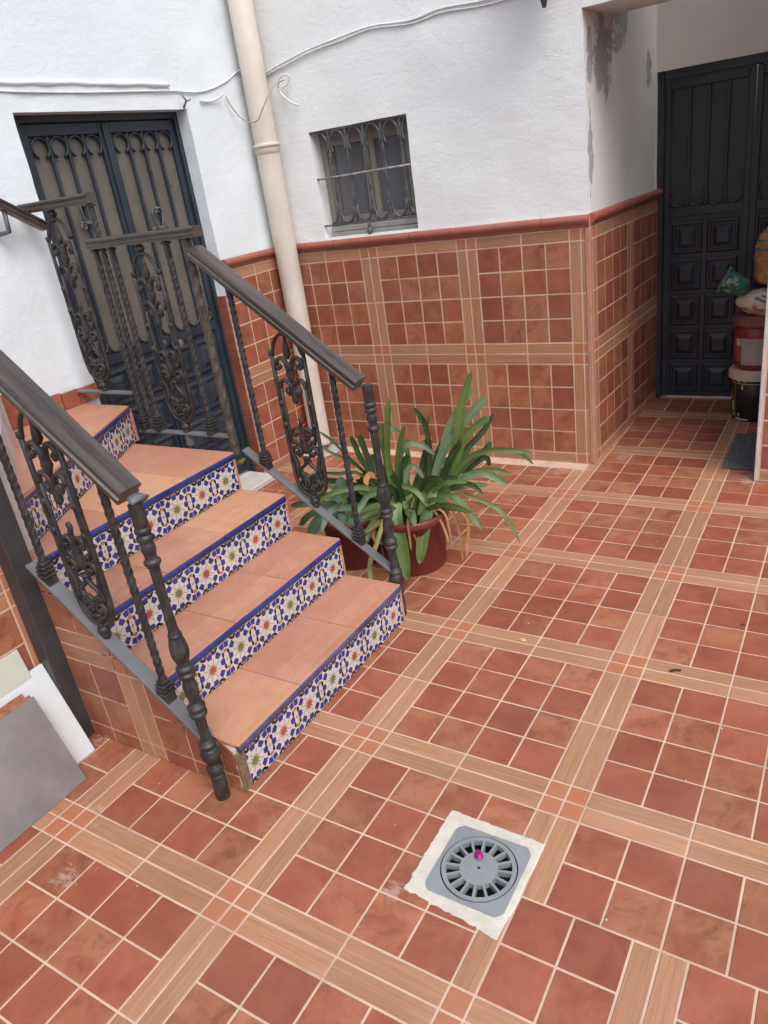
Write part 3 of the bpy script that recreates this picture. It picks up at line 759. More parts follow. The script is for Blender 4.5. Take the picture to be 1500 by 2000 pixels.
# riser tiles
def riser_mesh(star):
    mb = MB(); a, b = .0704, .0665; E = .0003; T = .006
    mb.prism([(-a, -b), (a, -b), (a, b), (-a, b)], 0, T, .0004, m=0)
    z = T+E; box_ = [(-a+.0006, -b+.0006), (a-.0006, -b+.0006), (a-.0006, b-.0006), (-a+.0006, b-.0006)]
    def poly(pts, m, dz=0):
        if area(pts) < 0: pts = pts[::-1]
        P = clip(pts, box_)
        if len(P) > 2: mb.add([(p[0], p[1], z+dz) for p in P], [tuple(range(len(P)))], m, False)
    def oval(cx, cy, rx, ry, ang, m, n=10, dz=0):
        P = []
        for i in range(n):
            q = 2*math.pi*i/n; x, y = rx*math.cos(q), ry*math.sin(q); P.append((cx+x*math.cos(ang)-y*math.sin(ang), cy+x*math.sin(ang)+y*math.cos(ang)))
        poly(P, m, dz)
    for i in range(8):
        q = math.pi/4*i+math.pi/8; c, s_ = math.cos(q), math.sin(q)
        RT = lambda r, t: (r*c-t*s_, r*s_+t*c)
        poly([RT(.0120, -.0010), RT(.0390, -.0014), RT(.0390, .0014), RT(.0120, .0010)], 5)            # lines between petals
        oval(.0625*math.cos(q), .0600*math.sin(q), .0058, .0108, q+(.5 if i % 2 else -.5), 2)
        q2 = math.pi/4*i; c, s_ = math.cos(q2), math.sin(q2)
        poly([RT(.0400, -.0088), RT(.0590, -.0142), RT(.0615, 0), RT(.0590, .0142), RT(.0400, .0088)], 1) if i % 2 else poly([RT(.0400, -.0088), RT(.0590, -.0142), RT(.0615, 0), RT(.0590, .0142), RT(.0400, .0088)], 1)
    st = []
    for i in range(16):
        q = math.pi/8*i; r = .0240 if i % 2 == 0 else .0108; st.append((r*math.cos(q), r*math.sin(q)))
    for i in range(0, 16, 2): poly([(0, 0), st[i-1], st[i], st[(i+1) % 16]], star, .0002)
    for sx in (-1, 1):
        for sy in (-1, 1):
            oval(sx*.0690, sy*.0330, .0060, .0065, 0, 3)
            poly([(sx*.0540, sy*.0400), (sx*.0700, sy*.0440), (sx*.0690, sy*.0655), (sx*.0470, sy*.0600)], 1); oval(sx*.0335, sy*.0610, .0095, .0052, sx*sy*R(24), 2)
            oval(sx*.0150, sy*.0635, .0080, .0038, -sx*sy*R(12), 2)
        oval(sx*.0704, 0, .0040, .0050, 0, 3)
    oval(0, .0665, .008, .0045, 0, 3); oval(0, -.0665, .008, .0045, 0, 3)
    return mb.mesh('riser_tile', [Z_W, Z_B, Z_K, Z_R, Z_G, Z_L])
RM = {3: riser_mesh(3), 4: riser_mesh(4)}
def riser(p0, p1, z0, pat, name='riser_tile'):
    """row of star tiles from p0 (near end) to p1 along the riser; p0->p1 keeps the face normal on the right-hand side"""
    d = Vector((p1[0]-p0[0], p1[1]-p0[1], 0)); L = d.length; u = d.normalized(); n = Vector((u.y, -u.x, 0))
    N = L/.1415; k = int(math.floor(N)); off = L-k*.1415
    for i in range(k):
        c = Vector((p0[0], p0[1], 0))+u*(off+.1415*(i+.5))+n*(-.0065); c.z = z0+.0685
        o = bpy.data.objects.new(name, RM[3 if pat[(i+(1 if off > .02 else 0)) % len(pat)] == 'r' else 4]); link(o, stc, Frame(c, u, (0, 0, 1), n).mat())
    if off > .02:      # cut tile at the near end
        fr = Frame(Vector((p0[0], p0[1], z0))-n*.0065, u, (0, 0, 1), n)
        mb = MB(); src = RM[3 if pat[0] == 'r' else 4]
        x0, x1 = .0704-off+.002, .0704
        for f in src.polygons:
            vs_ = [src.vertices[i].co for i in f.vertices]
            P = clip([(v.x, v.y) for v in vs_], [(x0, -1), (x1+.01, -1), (x1+.01, 1), (x0, 1)]) if abs(f.normal.z) > .5 else []
            if len(P) > 2 and f.normal.z > .5: mb.add([(p[0]-.0704+off-.001, p[1]+.0685, vs_[0].z) for p in P], [tuple(range(len(P)))], f.material_index, False)
        if mb.v:
            mb.prism([(.001, .003), (off-.002, .003), (off-.002, .134), (.001, .134)], 0, .0055, 0, m=0)
            me = mb.mesh('riser_tile', [Z_W, Z_B, Z_K, Z_R, Z_G, Z_L]); o = bpy.data.objects.new('riser_tile', me); link(o, stc, fr.mat())
def nosing(p0, p1, z, mat, step=.20, z0=.137):
    """glazed quarter-round edge tiles in front of the tread"""
    d = Vector((p1[0]-p0[0], p1[1]-p0[1], 0)); L = d.length; u = d.normalized(); n = Vector((u.y, -u.x, 0))
    x = 0.0; i = 0
    while x < L-.01:
        b = min(x+step, L); fr = Frame(Vector((p0[0], p0[1], z-.0035))+u*x, u, (0, 0, 1), n)
        prof = [(-.010, -.028), (.001, -.028), (.006, -.026), (.0095, -.019), (.0100, -.011), (.0075, -.005), (.003, -.0015), (-.010, -.0012)]
        mb = MB(); m_ = len(prof); g = .0012; j = rng.uniform(-.0008, .0008); l = b-x
        mb.add([(g, p[1]+j, p[0]+j) for p in prof]+[(l-g, p[1]+j, p[0]+j) for p in prof], [(k+1, m_+k+1, m_+k, k)[::-1] for k in range(m_-1)], 0, True)
        mb.add([(g, p[1]+j, p[0]+j) for p in prof]+[(l-g, p[1]+j, p[0]+j) for p in prof], [tuple(range(m_))[::-1], tuple(range(m_, 2*m_))], 0, False)
        o = bpy.data.objects.new('edge_tile', mb.mesh('edge_tile', mat)); link(o, stc, fr.mat()); x = b; i += 1
def tread(poly, z, cuts, udir, o, grooves=None):
    """terracotta slabs: poly (world xy, CCW) cut across udir at the given distances"""
    u = Vector((udir[0], udir[1])).normalized(); v = Vector((-u.y, u.x)); o = Vector(o)
    loc = [((Vector(p)-o).dot(u), (Vector(p)-o).dot(v)) for p in poly]
    lo, hi = min(p[0] for p in loc), max(p[0] for p in loc); vlo, vhi = min(p[1] for p in loc), max(p[1] for p in loc)
    cs = [lo]+[c for c in cuts if lo < c < hi]+[hi]
    fr = Frame((o.x, o.y, z-.012), (u.x, u.y, 0), (v.x, v.y, 0), (0, 0, 1))
    for a, b in zip(cs[:-1], cs[1:]):
        P = clip(loc, [(a+.0012, vlo-1), (b-.0012, vlo-1), (b-.0012, vhi+1), (a+.0012, vhi+1)])
        if len(P) < 3: continue
        t = piece('tread_tile', P, fr, .012, TREAD, stc, ch=.002)
        if grooves:
            mb = MB(fr)
            for g0 in grooves:
                P2 = clip(P, [(a+.004, g0), (b-.004, g0), (b-.004, g0+.0024), (a+.004, g0+.0024)])
                if len(P2) > 2: mb.prism(P2, .0118, .01235, 0)
            if mb.v:
                gm = mb.build('anti_slip_lines', m_groove, t)
m_groove = m_noise('tread_line', (.62, .37, .265), (.47, .225, .145), 18, .6, .1)
PATS = ['grrgrgr', 'grgrgrr', 'grgrgrr', 'rrgrgrg', 'rgrgrgrrg']
for k in range(4):
    x = XS[k]; x1 = XS[k+1] if k < 3 else None; z = H*(k+1)
    riser((x, YL+(.020 if k == 0 else 0)), (x, YR-.008), H*k+.001, PATS[k])
    nosing((x-.002, YL), (x-.002, YR-.004), z, WORNED if k == 0 else NAVY)
    gv = [.030+.011*i for i in range(8)]
    if k < 3: tread([(x1-.006, YL), (x+.002, YL), (x+.002, YR), (x1-.006, YR)], z, [.31+.03*(k % 2), .655-.02*k], (0, 1), (x, YL), gv)
    else: tread([(S5a.x, YL), (x+.002, YL), (x+.002, YR), (-1.575, YR)], z, [.36, .70], (0, 1), (x, YL))
riser(S5a, S5b, H*4+.001, PATS[4]); nosing(S5a, S5b, H*5, NAVY)
tread([(X0+.004, .955), (S6a.x+.006, S6a.y-.01), (S5b.x+.004, S5b.y+.004), (X0+.004, S5b.y+.004)], H*5, [.37, .72], ((S5b-S5a).x, (S5b-S5a).y), S5a)
mb = MB(); mb.box((S5b.x-.004, S5b.y-.006, H*4), (S5b.x+.010, S5b.y+.010, H*5-.013), .003); mb.build('riser_end_trim', EDGE, stc)
for k in range(4):
    mb = MB(); mb.box((XS[k]-.016, YR-.007, H*k+.001), (XS[k]+.001, YR+.004, H*(k+1)-.033), .002); mb.build('riser_end_trim', EDGE, stc)
# tiled flank under the near railing and the wall under the upper flight
FL = Frame((0, YL-.0122, 0), (1, 0, 0), (0, 0, 1), (0, -1, 0))
mb = MB(FL); 
for k in range(4): mb.box((XS[k+1] if k < 3 else -1.0, .001, -.02), (XS[k]-.0095, H*(k+1)-.014, .0010))
mb.build('grout_bed', GROUT, stc)
for k in range(4):
    x1 = XS[k+1] if k < 3 else -1.0
    pass
prof = [(-1.0, 0), (XS[0]-.012, 0), (XS[0]-.012, .152), (-1.0, .70)]
tile_wall(stc, FL, -1.0, XS[0]-.012, .002, .70, .33, -.62, -.272, 0, 0, region=prof)
UL = Frame((-1.004, 0, 0), (0, 1, 0), (0, 0, 1), (1, 0, 0))
mb = MB(UL); mb.box((-.9, .001, -.01), (YL-.015, 1.02, .0010)); mb.build('grout_bed', GROUT, stc)
tile_wall(stc, UL, -.9, YL-.015, .002, 1.015, .33, .30-.66, -.045)
mb = MB()
for (a, b, c, d, e, f) in ((XS[0]-.034, XS[0]-.001, YL-.014, YL+.024, -.004, .142),):
    bm = bmesh.new(); bmesh.ops.create_cube(bm, size=1); bmesh.ops.subdivide_edges(bm, edges=bm.edges[:], cuts=5, use_grid_fill=True)
    for q in bm.verts:
        p = Vector(((a+b)/2+q.co.x*(b-a), (c+d)/2+q.co.y*(d-c), (e+f)/2+q.co.z*(f-e))); q.co = p+Vector((nz(p, 60), nz(p, 60, 3), nz(p, 60, 6)))*.005
    bm.verts.index_update(); mb.add([q.co.copy() for q in bm.verts], [[q.index for q in fc.verts] for fc in bm.faces]); bm.free()
mb.build('crumbled_corner', m_noise('crumbled_brick', (.30, .18, .11), (.13, .085, .06), 45, .95, .8, .006), stc)

# ------------------------------------------------------------------ railings
def spiral(cx, cy, r0, r1, a0, a1, n=14):
    return [(cx+(r0+(r1-r0)*i/n)*math.cos(a0+(a1-a0)*i/n), cy+(r0+(r1-r0)*i/n)*math.sin(a0+(a1-a0)*i/n)) for i in range(n+1)]
def panel_meshes():
    """cast scroll panel in local (x across, y up, z out): two meshes, frame and scrollwork"""
    W = .076; fr_ = MB(); UPV = (0, 0, 1)
    z0 = lambda P: [(p[0], p[1], 0) for p in P]
    both = lambda mb, P, r, flat=1.25, sides=6: [mb.tube(z0([(s_*p[0], p[1]) for p in P]), r, sides, flat=flat, up=UPV) for s_ in (-1, 1)]
    both(fr_, [(W, .642), (W, .50), (W, .35), (W, .20), (W*.98, .13), (W*.86, .085), (W*.60, .058), (W*.25, .046), (0, .044)], .0078, 1.2)
    both(fr_, [(W, .630), (W, .645)], .0105, 1.2)
    both(fr_, spline([(W-.006, .628), (W-.016, .660), (.040, .692), (.012, .708), (0, .712)], 5), .0070, 1.2)
    fr_.lathe([(.010, 0), (.012, .01)], (0, 0, 0), 8) if False else None
    for (c, r) in ((.705, .013), (.725, .020), (.742, .015)): fr_.ball((0, c, 0), r, 1.15, .75, .9)
    fr_.tube([(0, .735, 0), (0, .752, 0)], .0095, 8)
    for (c, r, h) in ((.008, .017, 1.1), (.026, .022, .8), (.040, .016, .7)): fr_.ball((0, c, 0), r, 1, h, .9)
    both(fr_, [(W-.016, .505), (W-.016, .40), (W-.016, .30), (W-.022, .272)], .0062, 1.25)
    for t in (.440, .350):
        for s_ in (-1, 1): fr_.ball((s_*(W-.008), t, .004), .0125, .95, 1.1, .9)
    frm = fr_.mesh('panel_frame', IRON)
    sc_ = MB()
    sc_.tube([(0, .705, 0), (0, .672, 0), (0, .650, 0), (0, .628, 0), (0, .612, 0)], [.005, .009, .014, .017, .006], 8, flat=.8, up=UPV)          # bell
    sc_.tube([(0, .598, 0), (0, .575, 0), (0, .552, 0), (0, .535, 0), (0, .520, 0)], [.017, .016, .021, .012, .005], 8, flat=.7, up=UPV)           # tulip body
    both(sc_, spline([(.008, .570), (.016, .600), (.034, .616), (.056, .606), (.062, .585), (.052, .575), (.044, .584), (.050, .591)], 4), [.0085]*22+[.0075]*4+[.006]*3, 1.3)
    both(sc_, spline([(W-.016, .500), (W-.022, .520), (.036, .530), (.012, .515), (.006, .490), (.018, .474), (.030, .482), (.027, .495), (.019, .492)], 4), .0078, 1.35)
    for s_ in (-1, 1): sc_.ball((s_*.022, .487, .004), .009)
    sc_.tube([(0, .495, 0), (0, .470, 0), (0, .448, 0), (0, .436, 0)], [.006, .013, .015, .007], 8, flat=.8, up=UPV)                               # pendant
    upm = sc_.mesh('upper_scrollwork', IRON); sc_ = MB()
    sc_.tube(z0(spline([(-.003, .380), (.006, .365), (-.002, .345), (.002, .325), (0, .300)], 4)), [.004]+[.0085]*16, 8, flat=.9, up=UPV)
    both(sc_, spline([(.010, .285), (.008, .315), (.022, .334), (.042, .328), (.044, .310), (.033, .305), (.030, .314)], 4), .0074, 1.35)
    sc_.tube([(0, .315, 0), (0, .280, 0), (0, .255, 0), (0, .230, 0)], [.010, .017, .015, .007], 8, flat=.8, up=UPV)
    both(sc_, spline([(.006, .236), (.022, .262), (.044, .280), (.058, .268)], 4), [.008]*8+[.010]*3+[.004]*2, .8)                                # leaf crown
    both(sc_, spline([(.058, .130), (.052, .180), (.064, .222), (.058, .250), (.034, .256), (.020, .238), (.028, .222), (.041, .228), (.037, .238)], 4), .0080, 1.35)
    for s_ in (-1, 1): sc_.ball((s_*.034, .234, .004), .009)
    sc_.ball((0, .214, .004), .011, 2.0, .6, 1)
    both(sc_, spline([(.006, .212), (.012, .185), (.040, .160), (.030, .135), (.004, .112)], 4), .0076, 1.2)
    both(sc_, spline([(.060, .132), (.044, .122), (.024, .140), (.002, .125)], 4), [.005]*6+[.009]*7, .9)
    both(sc_, spline([(0, .118), (.012, .132), (.030, .138), (.048, .124)], 4), [.006]*8+[.009]*3+[.003]*2, .8)
    both(sc_, spline([(.004, .070), (.030, .074), (.046, .098), (.036, .118), (.014, .114), (.010, .096), (.022, .088), (.030, .097), (.023, .103)], 4), .0078, 1.35)
    sc_.ball((0, .080, .004), .011, 1.9, .6, 1); sc_.ball((0, .060, 0), .013, 1.1, 1.2, .8)
    return frm, upm, sc_.mesh('lower_scrollwork', IRON)
PFM, PUM, PSM = panel_meshes()
def twist_mesh(L, mat, pitch=.12, r=.0125, q=.70, plain=.06):
    mb = MB(); n = int(L/.006); sides = 12; vs_ = []; fs_ = []
    for i in range(n+1):
        z = L*i/n; ang = 2*math.pi*max(0, min(z, L-plain)-.0)/pitch
        for k in range(sides):
            a = 2*math.pi*k/sides
            rr = r*(q+(1-q)*abs(math.cos(2*a))**.8) if True else r
            vs_.append((math.cos(a+ang)*rr, math.sin(a+ang)*rr, z))
    for i in range(n):
        for k in range(sides):
            k2 = (k+1) % sides; fs_.append((i*sides+k, i*sides+k2, (i+1)*sides+k2, (i+1)*sides+k))
    mb.add(vs_, fs_, 0, False); mb.box((-.016, -.016, L-.012), (.016, .016, L-.004), .002)
    return mb.mesh('twisted_baluster', mat)
def base_mesh():
    mb = MB(); z = 0
    for h, w_ in ((.030, .018), (.007, .023), (.007, .019), (.007, .022), (.007, .018), (.007, .020), (.012, .015)):
        mb.box((-w_, -w_, z), (w_, w_, z+h), .0025); z += h
    return mb.mesh('baluster_base', IRON)
BASEM = base_mesh()
def baluster(root, x, y, z, ztop, mat=IRON, r=.0125, name='twisted_baluster', base=True, pitch=.12):
    o = bpy.data.objects.new(name, twist_mesh(ztop-z, mat, pitch=pitch, r=r)); link(o, root, Matrix.Translation((x, y, z)))
    if base:
        b = bpy.data.objects.new('baluster_base', BASEM); link(b, o, Matrix.Translation((x, y, z)))
    return o
def panel(root, x, y, z, ztop):
    s_ = (ztop-z)/.742; m_ = Frame((x, y, z), (1, 0, 0), (0, 0, 1), (0, -1, 0)).mat() @ Matrix.Diagonal((1, s_, 1, 1))
    o = bpy.data.objects.new('scroll_panel', PFM); link(o, root, m_)
    c = bpy.data.objects.new('lower_scrollwork', PSM); link(c, o, m_); c = bpy.data.objects.new('upper_scrollwork', PUM); link(c, o, m_)
NEW = [(.0, .0), (.030, 0), (.031, .045), (.029, .085), (.024, .092), (.030, .098), (.036, .108), (.037, .118), (.030, .128), (.026, .134), (.030, .142), (.040, .160), (.042, .172), (.036, .186), (.030, .192), (.037, .198), (.038, .208), (.028, .216), (.022, .224), (.0215, .262), (.0235, .298), (.026, .304), (.036, .312), (.037, .320), (.030, .328), (.036, .334), (.037, .343), (.027, .352), (.022, .358), (.024, .372), (.030, .396), (.031, .412), (.025, .432), (.023, .438), (.034, .446), (.036, .455), (.028, .462), (.034, .468), (.035, .477), (.025, .484), (.027, .498), (.036, .520), (.038, .536), (.034, .556), (.027, .576), (.028, .582), (.024, .588), (.0205, .600), (.019, .66), (.0195, .74), (.0215, .792), (.024, .797), (.031, .803), (.032, .811), (.023, .818), (.022, .826), (.027, .842), (.026, .856), (.022, .866), (.031, .872), (.032, .881), (.024, .888), (.030, .894), (.031, .902), (.0255, .908), (.0265, .914), (.0265, .972), (.0, .972)]
def newel(root, x, y, ztop):
    mb = MB(); segs = 20; s_ = ztop/.972; vs_ = []; fs_ = []
    for r, z in NEW:
        for k in range(segs):
            q = 2*math.pi*k/segs; fl = (.86 if (.59 < z < .80 or .224 < z < .30 or .36 < z < .44 or .49 < z < .58) and k % 2 else 1.0); vs_.append((math.cos(q)*r*fl*.72, math.sin(q)*r*fl*.72, z*s_))
    for i in range(len(NEW)-1):
        for k in range(segs):
            k2 = (k+1) % segs; fs_.append((i*segs+k, i*segs+k2, (i+1)*segs+k2, (i+1)*segs+k))
    mb.add(vs_, fs_, 0, False)
    o = bpy.data.objects.new('newel_post', mb.mesh('newel_post', IRON)); link(o, root, Matrix.Translation((x, y, 0))); return o
def handrail(root, a, b, w_=.070, h=.046, name='handrail', endcap=True):
    """moulded wooden rail; a, b are the ends of the top centre line"""
    a, b = Vector(a), Vector(b); u = (b-a); L = u.length; u.normalize(); v = Vector((0, 0, 1)).cross(u).normalized(); n = u.cross(v)
    W = w_/2; hp = [(W*.80, -h), (W*.86, -h*.78), (W*1.0, -h*.70), (W*1.0, -h*.56), (W*.80, -h*.47), (W*.78, -h*.36), (W*.98, -h*.28), (W*1.0, -h*.10), (W*.90, 0), (W*.45, h*.05)]
    prof = hp+[(-p[0], p[1]) for p in hp[::-1]]
    mb = MB(); m_ = len(prof); N = 24; vs_ = []
    for i in range(N+1):
        for p in prof: vs_.append((L*i/N, p[0]+.0006*nz((L*i/N*3, p[0]*9, a.x), 5), p[1]+.0006*nz((L*i/N*3, p[1]*9, a.x), 5, 2)))
    fs_ = [(i*m_+k, i*m_+(k+1) % m_, (i+1)*m_+(k+1) % m_, (i+1)*m_+k) for i in range(N) for k in range(m_)]
    fs_ += [tuple(range(m_))[::-1], tuple(N*m_+k for k in range(m_))]
    mb.add(vs_, fs_, 0, False)
    o = bpy.data.objects.new(name, mb.mesh(name, RAIL)); return link(o, root, Frame(a, u, v, n).mat())
def flatbar(root, a, b, w_=.040, t=.011, name='bottom_bar', mat=None):
    a, b = Vector(a), Vector(b); u = (b-a); L = u.length; u.normalize(); v = Vector((0, 0, 1)).cross(u).normalized(); n = u.cross(v)
    mb = MB(); mb.box((0, -w_/2, -t), (L, w_/2, 0), .0015); o = bpy.data.objects.new(name, mb.mesh(name, mat or BARGREY)); return link(o, root, Frame(a, u, v, n).mat())

YRR = 1.345
rr = thing('stair_railing', (-.26, YRR, 0), 'iron railing with sloping wooden handrail on the far side beside the plants', 'railing', 'staircase railings')
rl = lambda x: .993+.772*(-.28-x)
rb = lambda x: .190+.728*(-.232-x)
handrail(rr, (-.278, YRR, rl(-.278)), (-.932, YRR, rl(-.932)))
flatbar(rr, (-.236, YRR, rb(-.236)), (-.915, YRR, rb(-.915)))
newel(rr, -.257, YRR, .972)
for x in (-.405, -.815): baluster(rr, x, YRR, rb(x)-.012, rl(x)-.036)
panel(rr, -.595, YRR, rb(-.595), rl(-.595)-.040)

rf = thing('landing_railing', (-1.22, YRR, .68), 'level iron railing with brown wooden handrail in front of the double door', 'railing', 'staircase railings')
handrail(rf, (-.905, YRR, 1.567), (-1.520, YRR, 1.567), w_=.056, h=.038)
flatbar(rf, (-.985, YRR, .742), (-1.530, YRR, .742), .034, .010)
for x in (-1.500, -1.402, -1.085): baluster(rf, x, YRR, .735, 1.528)
panel(rf, -1.235, YRR, .742, 1.528)
baluster(rf, -.975, YRR, .655, 1.530, BROWNIRON, .0185, 'end_post', False, .26)
mb = MB(); mb.box((-1.245, YRR-.012, .681), (-1.221, YRR+.012, .735), .002); mb.build('foot', BARGREY, rf)

ru = thing('landing_railing', (-1.7, YRR, .85), 'short upper iron railing with handrail beside the white wall', 'railing', 'staircase railings')
handrail(ru, (-1.435, YRR, 1.738), (-1.885, YRR, 1.738), w_=.056, h=.038)
flatbar(ru, (-1.51, YRR, .918), (-1.893, YRR, .918), .034, .010)
panel(ru, -1.705, YRR, .918, 1.700)
baluster(ru, -1.452, YRR, .76, 1.700, base=False)

YLL = .288
lf_ = thing('stair_railing', (-.28, YLL, 0), 'iron railing with thick dark sloping handrail on the near side', 'railing', 'staircase railings')
ll = lambda x: 1.022+.852*(-.292-x)
lb = lambda x: .205+.840*(-.262-x)
handrail(lf_, (-.292, YLL, ll(-.292)), (-.958, YLL, ll(-.958)), w_=.074, h=.052)
flatbar(lf_, (-.285, YLL, lb(-.285)), (-.872, YLL, lb(-.872)), .046, .010)
newel(lf_, -.280, YLL-.012, .985)
mb = MB(); mb.tube([(-.270, YLL, .990), (-.300, YLL, 1.000)], [.030, .020], 10, flat=.35, up=(0, 0, 1)); mb.build('rail_bracket', BARGREY, lf_)
for x in (-.412, -.808): baluster(lf_, x, YLL, lb(x)-.012, ll(x)-.046)
panel(lf_, -.615, YLL, lb(-.615), ll(-.615)-.048)

pt = thing('support_post', (-.965, .29, 0), 'dark square steel post standing at the foot of the upper flight', 'post')
mb = MB(); mb.box((-1.0, .256, -.002), (-.932, .326, 2.6), .004); mb.build('tube', POSTM, pt)
mb = MB(); mb.box((-.9995, .3265, .55), (-.935, .331, .64), .002); mb.build('weld_plate', POSTM, pt)

wr = thing('wall_handrail', (X0, 1.2, 1.7), 'short end of a wooden handrail fixed to the left wall by a bracket', 'handrail')
handrail(wr, (-1.82, 1.385, 1.655), (-1.82, .55, 2.165), w_=.046, h=.036)
mb = MB(); mb.tube([(-1.82, 1.21, 1.728), (-1.825, 1.205, 1.64), (X0, 1.20, 1.635)], .010, 6); mb.build('bracket', BARGREY, wr)

# door ornaments: scroll crowns riveted to the double door grille, seen above the level handrail
for (yy, zz) in ((2.20, 1.545), (1.76, 1.625)):
    mb = MB(Frame(DF((yy, zz, .034)), DF.u, DF.v, DF.n))
    for s_ in (-1, 1):
        mb.tube([(s_*p[0], p[1], 0) for p in spline([(.020, .0), (.046, .004), (.052, -.018), (.034, -.026), (.028, -.012), (.038, -.008)], 4)], .0052, 6, flat=1.3, up=(0, 0, 1))
        mb.tube([(s_*p[0], p[1], 0) for p in spline([(.014, .0), (.030, .045), (.034, .085), (.014, .100), (.004, .086), (.014, .076)], 4)], .0052, 6, flat=1.3, up=(0, 0, 1))
    mb.box((-.022, -.006, -.004), (.022, .010, .006), .002); mb.ball((0, .098, 0), .010)
    mb.build('scroll_crown', m_iron('grille_grey', (.06, .068, .085), (.14, .14, .15)), d1)

# ------------------------------------------------------------------ drainpipe, cables, lantern
dp = thing('drainpipe', (-1.81, 2.975, 0), 'cream plastic drainpipe running down the corner between the white walls', 'pipe')
mb = MB(); PR = .068
prof = [(PR-.006, .10), (PR, .045), (PR, .06), (PR, 1.83), (PR, 1.839), (PR+.003, 1.841), (PR+.003, 1.885), (PR, 1.887), (PR, 1.90), (PR, 4.1)]
mb.lathe(prof[1:], (-1.812, 2.975, 0), 28); pp_ = mb.build('pipe', PIPEM, dp)
mb = MB(); mb.lathe([(PR+.0045, 1.872), (PR+.011, 1.875), (PR+.011, 1.888), (PR+.0045, 1.891)], (-1.812, 2.975, 0), 28); mb.box((-1.86, 2.975, 1.873), (-1.838, 3.07, 1.89)); mb.build('clip', PIPEM, dp)
pc = MB(); pts = []
for i in range(18):
    q = 2*math.pi*i/18; r = .13+.03*nz((math.cos(q), math.sin(q), 2), 1.7); pts.append((min(max(-1.80+r*1.1*math.cos(q), X0+.002), -1.6), min(2.95+r*math.sin(q), YB-.002)))
pc.prism(pts, .0, .012, .006); cp = pc.build('cement_patch', CONC); tag(cp, 'rough grey cement patch on the floor around the drainpipe foot', 'cement patch')

def cable(name, pts, r, mat, label, n=6):
    mb = MB(); mb.tube(spline(pts, n), r, 6); o = mb.build(name, mat); return tag(o, label, 'cable')
xw, yw = X0-.006, YB+.004
cable('wall_cable', [(-1.84, yw, 2.235), (-1.735, yw, 2.262), (-1.62, yw, 2.283), (-1.47, yw, 2.306), (-1.27, yw, 2.322), (-1.07, yw, 2.333), (-.84, yw, 2.313), (-.66, yw, 2.327), (-.40, yw, 2.312), (.0, yw, 2.33), (.5, yw, 2.35)], .0052, CABLE, 'white painted cable run across the back wall above the window')
cable('wall_cable', [(-1.84, yw, 2.222), (-1.735, yw, 2.248), (-1.62, yw, 2.266), (-1.47, yw, 2.292), (-1.27, yw, 2.306), (-1.07, yw, 2.322), (-.84, yw, 2.298), (-.66, yw, 2.310), (-.40, yw, 2.292), (.0, yw, 2.31), (.5, yw, 2.33)], .0040, CABLE, 'thinner white cable hanging just under the upper one on the back wall')
cable('wall_cable', [(xw, .9, 2.19), (xw, 1.41, 2.172), (xw, 1.61, 2.168), (xw, 1.89, 2.168), (xw, 2.37, 2.176), (xw, 2.62, 2.172), (xw, 2.82, 2.216), (xw, 2.96, 2.275), (-1.86, 3.03, 2.30)], .0048, CABLE, 'white painted cable sagging along the left wall above the double door')
cable('loose_cable', [(xw+.004, 2.60, 2.128), (xw+.004, 2.68, 2.126), (xw+.02, 2.745, 2.145), (xw+.03, 2.76, 2.155)], .0055, CABLE, 'short stub of white cable sticking out beside the drainpipe')
cable('loose_cable', [(-1.895, 2.80, 2.150), (-1.888, 2.82, 2.105), (-1.87, 2.86, 2.040), (-1.82, 2.885, 2.006), (-1.765, 2.885, 2.012), (-1.722, 2.89, 2.062), (-1.690, 2.93, 2.13), (-1.690, 3.0, 2.175), (-1.66, 3.045, 2.19)], .0034, COAX, 'tan loose cable looping across the front of the drainpipe')
cable('loose_cable', [(-1.70, 3.03, 2.16), (-1.66, 3.02, 2.21), (-1.62, 3.04, 2.205), (-1.64, 3.04, 2.17), (-1.69, 3.03, 2.14), (-1.64, 3.04, 2.08), (-1.59, 3.05, 2.055)], .0055, CABLE, 'knotted white cable end right of the drainpipe')
lg = MB(); lp = [(X0-.010+.006*nz((0, y_*.1, 3), 9), y_*.1, 2.205+.006*nz((0, y_*.1, 1), 7)) for y_ in range(-6, 25)]
lg.tube(spline(lp, 3), [.011+.006*nz((0, i*.033, 5), 11) for i in range(len(lp)*3-2)], 7); lg.build('plaster_ledge', COOLPLASTER, wf)
hk = MB(); hk.tube([(X0-.01, 2.475, 2.10), (X0+.02, 2.47, 2.125), (X0+.025, 2.44, 2.16)], .006, 5); hk.tube([(X0+.02, 2.47, 2.125), (X0+.035, 2.49, 2.13)], .005, 5)
tag(hk.build('wire_stub', m_noise('old_wire', (.30, .28, .26), (.2, .18, .17), 30, .7)), 'twisted grey wire stub at the top corner of the double door', 'wire')
ln = thing('wall_lantern', (-.093, 2.90, 2.20), 'dark pointed tip of a hanging lantern at the top edge', 'lantern')
mb = MB(); mb.lathe([(.0, 0), (.010, .003), (.011, .012), (.018, .035), (.020, .06), (.05, .09), (.085, .14), (.09, .16)], (-.093, 2.90, 2.197), 8, smooth=False); mb.build('finial', POSTM, ln)
mb = MB(); mb.lathe([(.085, .16), (.11, .40)], (-.093, 2.90, 2.197), 6, smooth=False); mb.build('glass', WFRAME, ln)
mb = MB(); mb.lathe([(.13, .40), (.10, .45), (.03, .52), (.0, .55)], (-.093, 2.90, 2.197), 6, smooth=False); mb.tube([(-.093, 2.90, 2.74), (-.093, 2.90, 2.80), (-.093, 3.07, 2.82)], .008, 6); mb.build('cap', POSTM, ln)

